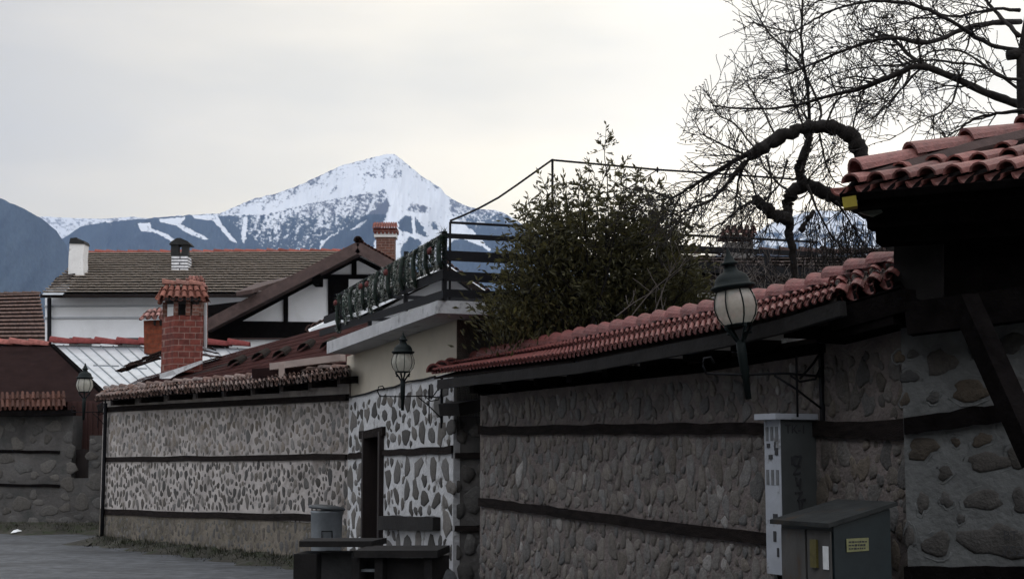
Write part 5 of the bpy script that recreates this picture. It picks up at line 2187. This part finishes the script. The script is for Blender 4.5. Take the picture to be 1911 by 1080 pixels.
for i in range(2600):
    if i % 4:
        s = W1.L * random.random()
        o = abs(random.gauss(.05, .22))
        b0 = W1.pt(s, .12 * max(0, 1 - o / .5), o)
        hgt = rnd(.02, .09) * (1.3 - min(1, o))
    else:
        s = (W0.L + .6) * random.random()
        o = abs(random.gauss(.05, .35))
        b0 = W0.pt(s, .2 * max(0, 1 - o / .9), o)
        hgt = rnd(.02, .10)
    a_ = rnd(0, 6.28)
    sd = Vector((math.cos(a_), math.sin(a_), 0)) * rnd(.004, .010)
    mb.add([b0 - sd, b0 + sd, b0 + Vector((rnd(-.06, .06), rnd(-.06, .06), hgt))], [(0, 1, 2)])
kind(mb.build('grass', M['grass']), 'stuff')


# ------------------------------------------------------------------ trees
def polyline(pts, n):
    """smooth resample of a few control points (Catmull-Rom)"""
    pts = [Vector(p) for p in pts]
    q = [pts[0] * 2 - pts[1]] + pts + [pts[-1] * 2 - pts[-2]]
    res = []
    for i in range(1, len(q) - 2):
        for k in range(n):
            t = k / n
            a, b, c, d = q[i - 1], q[i], q[i + 1], q[i + 2]
            res.append(.5 * ((2 * b) + (c - a) * t + (2 * a - 5 * b + 4 * c - d) * t * t + (3 * b - a - 3 * c + d) * t ** 3))
    res.append(pts[-1])
    return res


def twig(mb, p, d, length, r, depth, bias=Vector((0, 0, 0)), wander=.22, leaves=None, kids=(2, 4)):
    n = max(3, int(length / .055))
    n = min(n, 10)
    pts, rad = [p.copy()], [r]
    d = d.normalized()
    for i in range(n):
        d = (d + Vector((rnd(-1, 1), rnd(-1, 1), rnd(-1, 1))) * wander + bias * .12).normalized()
        p = p + d * (length / n)
        pts.append(p.copy())
        rad.append(max(.0032, r * (1 - .75 * (i + 1) / n)))
    mb.tube(pts, rad, 4 if r > .006 else 3, cap=False)
    if leaves is not None:
        leaves.append((pts, rad))
    if depth > 0:
        for k in range(random.randint(*kids)):
            i = random.randint(1, n - 1)
            dd = (pts[i + 1] - pts[i]).normalized()
            ax = Vector((rnd(-1, 1), rnd(-1, 1), rnd(-1, 1))).normalized()
            nd = (dd * .7 + dd.cross(ax).normalized() * rnd(.5, 1.0)).normalized()
            twig(mb, pts[i], nd, length * rnd(.35, .65), max(.0022, rad[i] * .62), depth - 1, bias, wander, leaves, kids)


def limb(trunk, twigs, pix, d, r0, r1, ntw, tl, bias, depth=1, dj=0.35, leaves=None, kids=(2, 4)):
    """a limb through points measured in the photo at distance d (varying by dj), with twigs growing from it"""
    m = len(pix)
    ph = rnd(0, 6.28)
    ctrl = [P(x, y, d + dj * math.sin(ph + i * .9)) for i, (x, y) in enumerate(pix)]
    pts = polyline(ctrl, 5)
    n = len(pts)
    rad = [lerp(r0, r1, (i / (n - 1)) ** .8) * rnd(.9, 1.12) for i in range(n)]
    trunk.tube([vj(p, .006) for p in pts], rad, 8 if r0 > .03 else 6)
    for k in range(ntw):
        i = random.randint(int(n * .12), n - 2)
        dd = (pts[i + 1] - pts[i]).normalized()
        ax = Vector((rnd(-1, 1), rnd(-1, 1), rnd(-1, 1))).normalized()
        nd = (dd * rnd(.2, .8) + dd.cross(ax).normalized() * rnd(.5, 1.0) + bias * .5).normalized()
        twig(twigs, pts[i], nd, tl * rnd(.5, 1.25), max(.0045, min(.010, rad[i] * .5)), depth, bias, .30, leaves, kids)


def buds(mb, tw, count, tint, size=(.012, .03)):
    for _ in range(count):
        pts, rad = random.choice(tw)
        p = random.choice(pts)
        o = Vector((rnd(-1, 1), rnd(-1, 1), rnd(-1, .6))).normalized()
        L_ = rnd(*size)
        sd = o.cross(Vector((rnd(-1, 1), rnd(-1, 1), rnd(-1, 1)))).normalized() * L_ * .28
        mb.tint = tuple(c * rnd(.6, 1.4) for c in tint)
        mb.add([p, p + o * L_ * .5 + sd, p + o * L_, p + o * L_ * .5 - sd], [(0, 1, 2, 3)])


# tree at the right edge, long spreading limbs
t = thing('bare_tree', 'large bare tree at the right edge spreading long thin limbs over the tile roof', 'tree', V(P(1912, 850, 12.0), 0))
tr, tw, lv = MB(), MB(), []
D1 = 12.0
tr.tube([V(P(1950, 850, D1), 0), P(1945, 500, D1), P(1930, 300, D1), P(1918, 190, D1), P(1914, 110, D1), P(1922, 40, D1), P(1945, -120, D1)], [.13, .12, .10, .09, .075, .055, .03], 10)
tr.tube([P(1905, 100, D1), P(1880, 104, D1)], [.05, .045], 8)
out_ = Vector((-.6, 0, .15))
LIMBS1 = [([(1907, 196), (1850, 176), (1791, 151), (1720, 124), (1667, 142), (1609, 164), (1551, 178), (1489, 196), (1400, 204), (1329, 196)], .040, .006, 34),
          ([(1905, 40), (1818, 49), (1729, 80), (1667, 71), (1604, 84), (1524, 116), (1471, 138), (1418, 156)], .028, .005, 30),
          ([(1740, 130), (1700, 105), (1667, 73), (1640, 66)], .022, .012, 8),
          ([(1900, 95), (1849, 84), (1773, 40), (1707, 9), (1640, 2), (1587, 9), (1529, 31), (1480, 58), (1427, 49), (1391, 40)], .022, .004, 30),
          ([(1902, 66), (1862, 27), (1836, -6), (1800, -50)], .022, .010, 10),
          ([(1908, 205), (1860, 212), (1818, 222), (1773, 253), (1738, 271)], .018, .004, 14),
          ([(1905, 150), (1860, 140), (1800, 98), (1745, 95), (1700, 118)], .014, .005, 12),
          ([(1905, 20), (1850, 18), (1790, 30), (1740, 28), (1690, 40), (1600, 60)], .016, .004, 20),
          ([(1905, 170), (1850, 130), (1790, 118), (1730, 112), (1680, 120), (1600, 128), (1520, 150)], .013, .004, 18),
          ([(1905, -20), (1800, -15), (1700, -30), (1600, -20), (1520, 5)], .02, .005, 24),
          ([(1720, 124), (1680, 170), (1650, 200), (1620, 232)], .012, .004, 10),
          ([(1791, 151), (1770, 200), (1720, 225), (1660, 262)], .011, .003, 10)]
for pix, r0, r1, k in LIMBS1:
    limb(tr, tw, pix, D1, r0, r1, int(k * 1.25), .5, Vector((-.3, 0, .2)), 1, .35, lv, (2, 5))
tr.build('trunk', M['bark'], t, True)
cr1 = tw.build('crown', M['twig'], t)
mb = MB()
buds(mb, lv, 3200, (.03, .024, .02))
mb.build('withered_leaves', M['leaf'], cr1)

# pollarded tree with the arched limb
D2 = 13.4
t = thing('bare_tree', 'contorted bare tree with a thick arching limb behind the red tiled wall', 'tree', V(P(1600, 850, D2), 0))
tr, tw, lv = MB(), MB(), []


def thick(pix, rads, d=D2):
    ctrl = [P(x, y, d) for x, y in pix]
    pts = polyline(ctrl, 6)
    n = len(pts)
    rr = [interp(list(enumerate(rads)), i / (n - 1) * (len(rads) - 1)) * rnd(.80, 1.18) for i in range(n)]
    tr.tube([vj(p, .014) for p in pts], rr, 10)


tr.tube([V(P(1720, 850, D2), 0), P(1716, 620, D2), P(1680, 455, D2)], [.2, .17, .13], 10)
thick([(1680, 470), (1634, 380), (1612, 300), (1592, 258), (1555, 240), (1510, 238), (1460, 255), (1420, 278), (1396, 292)], [.10, .085, .078, .074, .068, .064, .062, .058, .045])
thick([(1625, 400), (1575, 375), (1535, 358), (1500, 345), (1475, 365), (1468, 400), (1475, 440), (1480, 500), (1490, 600)], [.07, .065, .07, .065, .07, .055, .04, .035, .035], D2 + .3)
thick([(1475, 410), (1445, 400), (1425, 385), (1412, 372)], [.06, .06, .055, .05], D2 + .2)
thick([(1495, 430), (1510, 408), (1520, 392)], [.03, .025, .02], D2 + .1)
thick([(1500, 340), (1492, 315), (1505, 280), (1510, 240)], [.06, .05, .04, .03], D2 + .3)
UPB = Vector((-.1, 0, .55))
DNB = Vector((-.35, 0, -.35))
LIMBS2 = [([(1493, 329), (1509, 267), (1507, 169), (1496, 89), (1498, 0), (1500, -60)], .022, .008, 20, UPB, .42),
          ([(1529, 236), (1529, 196), (1489, 116), (1436, 62), (1400, 0), (1380, -40)], .014, .005, 12, UPB, .40),
          ([(1400, 284), (1329, 324), (1271, 360), (1240, 373)], .026, .006, 22, DNB, .36),
          ([(1391, 300), (1338, 364), (1290, 388), (1250, 402)], .022, .006, 20, DNB, .36),
          ([(1400, 292), (1380, 330), (1372, 380), (1360, 430)], .016, .005, 14, DNB, .34),
          ([(1400, 292), (1340, 266), (1310, 248), (1295, 222)], .012, .003, 9, UPB, .22),
          ([(1410, 280), (1370, 230), (1338, 212), (1320, 170)], .012, .003, 9, UPB, .24),
          ([(1450, 258), (1420, 200), (1400, 165), (1385, 145)], .012, .003, 10, UPB, .28),
          ([(1500, 238), (1480, 180), (1470, 120)], .012, .004, 10, UPB, .40),
          ([(1540, 238), (1560, 190), (1600, 165), (1625, 120)], .012, .004, 10, UPB, .40),
          ([(1590, 255), (1600, 210), (1640, 190)], .010, .004, 8, UPB, .36),
          ([(1430, 290), (1440, 340), (1430, 400), (1440, 450)], .012, .004, 12, DNB, .34),
          ([(1530, 250), (1540, 300), (1560, 340), (1600, 352)], .012, .004, 12, DNB, .34),
          ([(1470, 300), (1450, 350), (1400, 400), (1380, 470)], .012, .004, 14, DNB, .34),
          ([(1505, 345), (1530, 400), (1560, 450), (1600, 480)], .014, .004, 18, DNB, .36),
          ([(1560, 375), (1590, 420), (1620, 470)], .014, .004, 16, DNB, .34),
          ([(1475, 360), (1440, 330), (1420, 300), (1410, 260)], .012, .004, 10, UPB, .34),
          ([(1500, 345), (1530, 310), (1560, 290), (1590, 280)], .010, .004, 10, UPB, .32),
          ([(1412, 372), (1380, 390), (1340, 420), (1300, 440)], .012, .004, 14, DNB, .34),
          ([(1412, 372), (1400, 330), (1370, 300)], .010, .003, 10, UPB, .32)]
for pix, r0, r1, k, bs, tl in LIMBS2:
    limb(tr, tw, pix, D2, r0, r1, int(k * 1.6), tl * 1.25, bs, 1, .3, lv, (2, 5))
tr.build('trunk', M['bark'], t, True)
cr2 = tw.build('crown', M['twig'], t)
mb = MB()
buds(mb, lv, 3200, (.03, .024, .02))
mb.build('withered_leaves', M['leaf'], cr2)

# tangle of bare shrub stems in front of the dark house
t = thing('bare_shrub', 'tangled bare shrub of thin greyish stems below the arched limb', 'shrub', V(P(1540, 850, 14.2), 0))
st = MB()
for i in range(110):
    px = rnd(1360, 1660)
    p = P(px + rnd(-40, 40), rnd(560, 600), rnd(13.8, 14.8))
    q = P(px + rnd(-50, 50), rnd(430, 520), rnd(13.8, 14.8))
    twig(st, p, q - p, (q - p).length * rnd(.7, 1.1), .006, 1, Vector((0, 0, .1)), .18, None, (1, 3))
st.build('stems', M['twig_pale'], t)
st = MB()
for i in range(70):
    px = rnd(1500, 1660)
    p = P(px, rnd(380, 440), rnd(13.7, 14.2))
    twig(st, p, Vector((rnd(-.4, .4), rnd(-.2, .2), -1)), rnd(.35, .6), .005, 1, Vector((0, 0, -.5)), .15, None, (1, 3))
st.build('hanging_stems', M['twig'], t)

# evergreen shrub
t = thing('evergreen_shrub', 'tall leafy evergreen shrub rising between the terrace and the red tiled wall', 'shrub', V(P(1120, 850, 14.6), 0))
stems, leaf = MB(), MB()
D3 = 14.6


def leaf_at(p, d, L_, tint):
    d = d.normalized()
    s_ = d.cross(Vector((rnd(-1, 1), rnd(-1, 1), rnd(-.4, .4)))).normalized() * L_ * .17
    n_ = d.cross(s_).normalized() * L_ * .08
    leaf.tint = tint
    leaf.add([p, p + d * L_ * .45 + s_ + n_, p + d * L_, p + d * L_ * .45 - s_ + n_], [(0, 1, 2), (0, 2, 3)])


LT = (.060, .056, .024)


def lt(z=1.0):
    k = rnd(.45, 1.5) * z
    y = rnd(0, 1) ** 3
    return ((LT[0] + .02 * y) * k, (LT[1] + .016 * y) * k, LT[2] * k)


base3 = P(1120, 660, D3)
TIPS = [(968, 440), (985, 400), (1000, 372), (1028, 350), (1050, 345), (1080, 335), (1105, 325), (1135, 318), (1165, 325), (1190, 340), (1215, 355), (1240, 380),
        (1262, 410), (1280, 450), (1290, 490), (955, 480), (935, 520), (1010, 410), (1060, 385), (1120, 370), (1170, 375), (1220, 400), (1040, 440), (1100, 420),
        (1150, 425), (1200, 440), (925, 560), (1300, 530), (1000, 460), (1245, 450), (960, 520), (1180, 470), (1080, 470), (1312, 500), (1275, 430), (1020, 385), (1232, 362), (915, 590)]
for (x, y) in TIPS:
    for rep in range(2):
        dd = D3 + rnd(-.75, .75)
        tip = P(x + rnd(-14, 14), y + rnd(-6, 16), dd)
        b0 = base3 + Vector((rnd(-.35, .35), rnd(-.3, .3), -.2))
        mid = b0.lerp(tip, .5) + Vector((rnd(-.12, .12), rnd(-.12, .12), rnd(0, .15)))
        pts = polyline([b0, mid, tip], 7)
        stems.tube(pts, [lerp(.016, .003, i / (len(pts) - 1)) for i in range(len(pts))], 4)
        for i in range(6, len(pts)):
            for k in range(4 if i > 9 else 2):
                o = Vector((rnd(-1, 1), rnd(-1, 1), rnd(-.3, 1))).normalized()
                q = pts[i] + o * rnd(.06, .20)
                stems.tube([pts[i], lerp(pts[i], q, .5) + Vector((0, 0, .01)), q], [.004, .003, .002], 3, cap=False)
                for m in range(5):
                    f = rnd(.25, 1.05)
                    leaf_at(lerp(pts[i], q, f), o + Vector((rnd(-1, 1), rnd(-1, 1), rnd(-.6, .9))) * .9, rnd(.045, .085), lt())
# slim leader with a loose tuft
pts = polyline([P(1135, 400, D3), P(1133, 330, D3), P(1128, 290, D3), P(1130, 256, D3)], 6)
stems.tube(pts, [.008 - .0003 * i for i in range(len(pts))], 4)
for i in range(13, len(pts)):
    for k in range(3):
        o = Vector((rnd(-1, 1), rnd(-.6, .6), rnd(-.2, 1))).normalized()
        q = pts[i] + o * rnd(.06, .17)
        stems.tube([pts[i], q], [.003, .002], 3, cap=False)
        for m in range(4):
            leaf_at(lerp(pts[i], q, rnd(.4, 1.05)), o + Vector((rnd(-1, 1), rnd(-1, 1), rnd(-.6, .9))), rnd(.04, .065), lt())
BL = [(1010, 565, 85, 80, 2000), (1110, 565, 110, 90, 2700), (1210, 550, 95, 85, 2500), (1050, 490, 80, 60, 1100), (1150, 475, 90, 55, 1300), (1200, 440, 50, 40, 260),
      (960, 600, 60, 60, 1500), (1270, 560, 50, 60, 900), (1035, 425, 60, 45, 330), (1120, 420, 90, 45, 380), (1210, 420, 60, 50, 380), (985, 460, 40, 50, 350), (1260, 470, 40, 50, 350)]
for (x, y, rx, ry, k) in BL:
    for i in range(k):
        u = Vector((random.gauss(0, .45), random.gauss(0, .45), random.gauss(0, .45)))
        p = P(x + u.x * rx * 1.2, y + u.z * ry * 1.2, D3 + u.y * .75)
        leaf_at(p, Vector((u.x, u.y, u.z + .5)) + Vector((rnd(-1, 1), rnd(-1, 1), rnd(-.7, 1))) * .8, rnd(.04, .10), lt())
stems.build('stems', M['twig'], t)
leaf.build('foliage', M['leaf'], t)

# pale dry stems in front of the shrub
t = thing('dry_stems', 'few long pale dry stems leaning across the evergreen shrub', 'plant', V(P(1200, 850, 13.9), 0))
st = MB()
for pix in ([(1215, 600), (1232, 555), (1250, 510), (1268, 475)], [(1170, 600), (1215, 545), (1262, 505), (1290, 480)], [(1150, 590), (1190, 560), (1240, 535)], [(1240, 590), (1235, 550), (1255, 500)]):
    pts = polyline([P(x, y, 13.7) for x, y in pix], 5)
    st.tube(pts, [lerp(.006, .002, i / (len(pts) - 1)) for i in range(len(pts))], 4)
    for k in range(5):
        i = random.randint(2, len(pts) - 2)
        twig(st, pts[i], Vector((rnd(-.8, .8), rnd(-.3, .3), .8)), rnd(.1, .25), .003, 0)
st.build('stems', M['twig_pale'], t)

# ------------------------------------------------------------------ haze
mb = MB()
x0, x1, y0, y1, z0, z1 = -9500, 9500, -250, 10700, -1.5, 2450
mb.hexa([(x0, y0, z0), (x1, y0, z0), (x1, y1, z0), (x0, y1, z0), (x0, y0, z1), (x1, y0, z1), (x1, y1, z1), (x0, y1, z1)])
hz = mb.build('haze', M['ground'])
hm = bpy.data.materials.new('haze_air')
hm.use_nodes = True
ht = hm.node_tree
for n_ in list(ht.nodes):
    ht.nodes.remove(n_)
ho = ht.nodes.new('ShaderNodeOutputMaterial')
hv = ht.nodes.new('ShaderNodeVolumePrincipled')
hv.inputs['Color'].default_value = (.36, .52, .85, 1)
hv.inputs['Density'].default_value = 4.6e-5
ht.links.new(hv.outputs[0], ho.inputs['Volume'])
hz.data.materials.clear()
hz.data.materials.append(hm)
kind(hz, 'stuff')

for o in ALL:
    if '_w' in o:
        del o['_w']
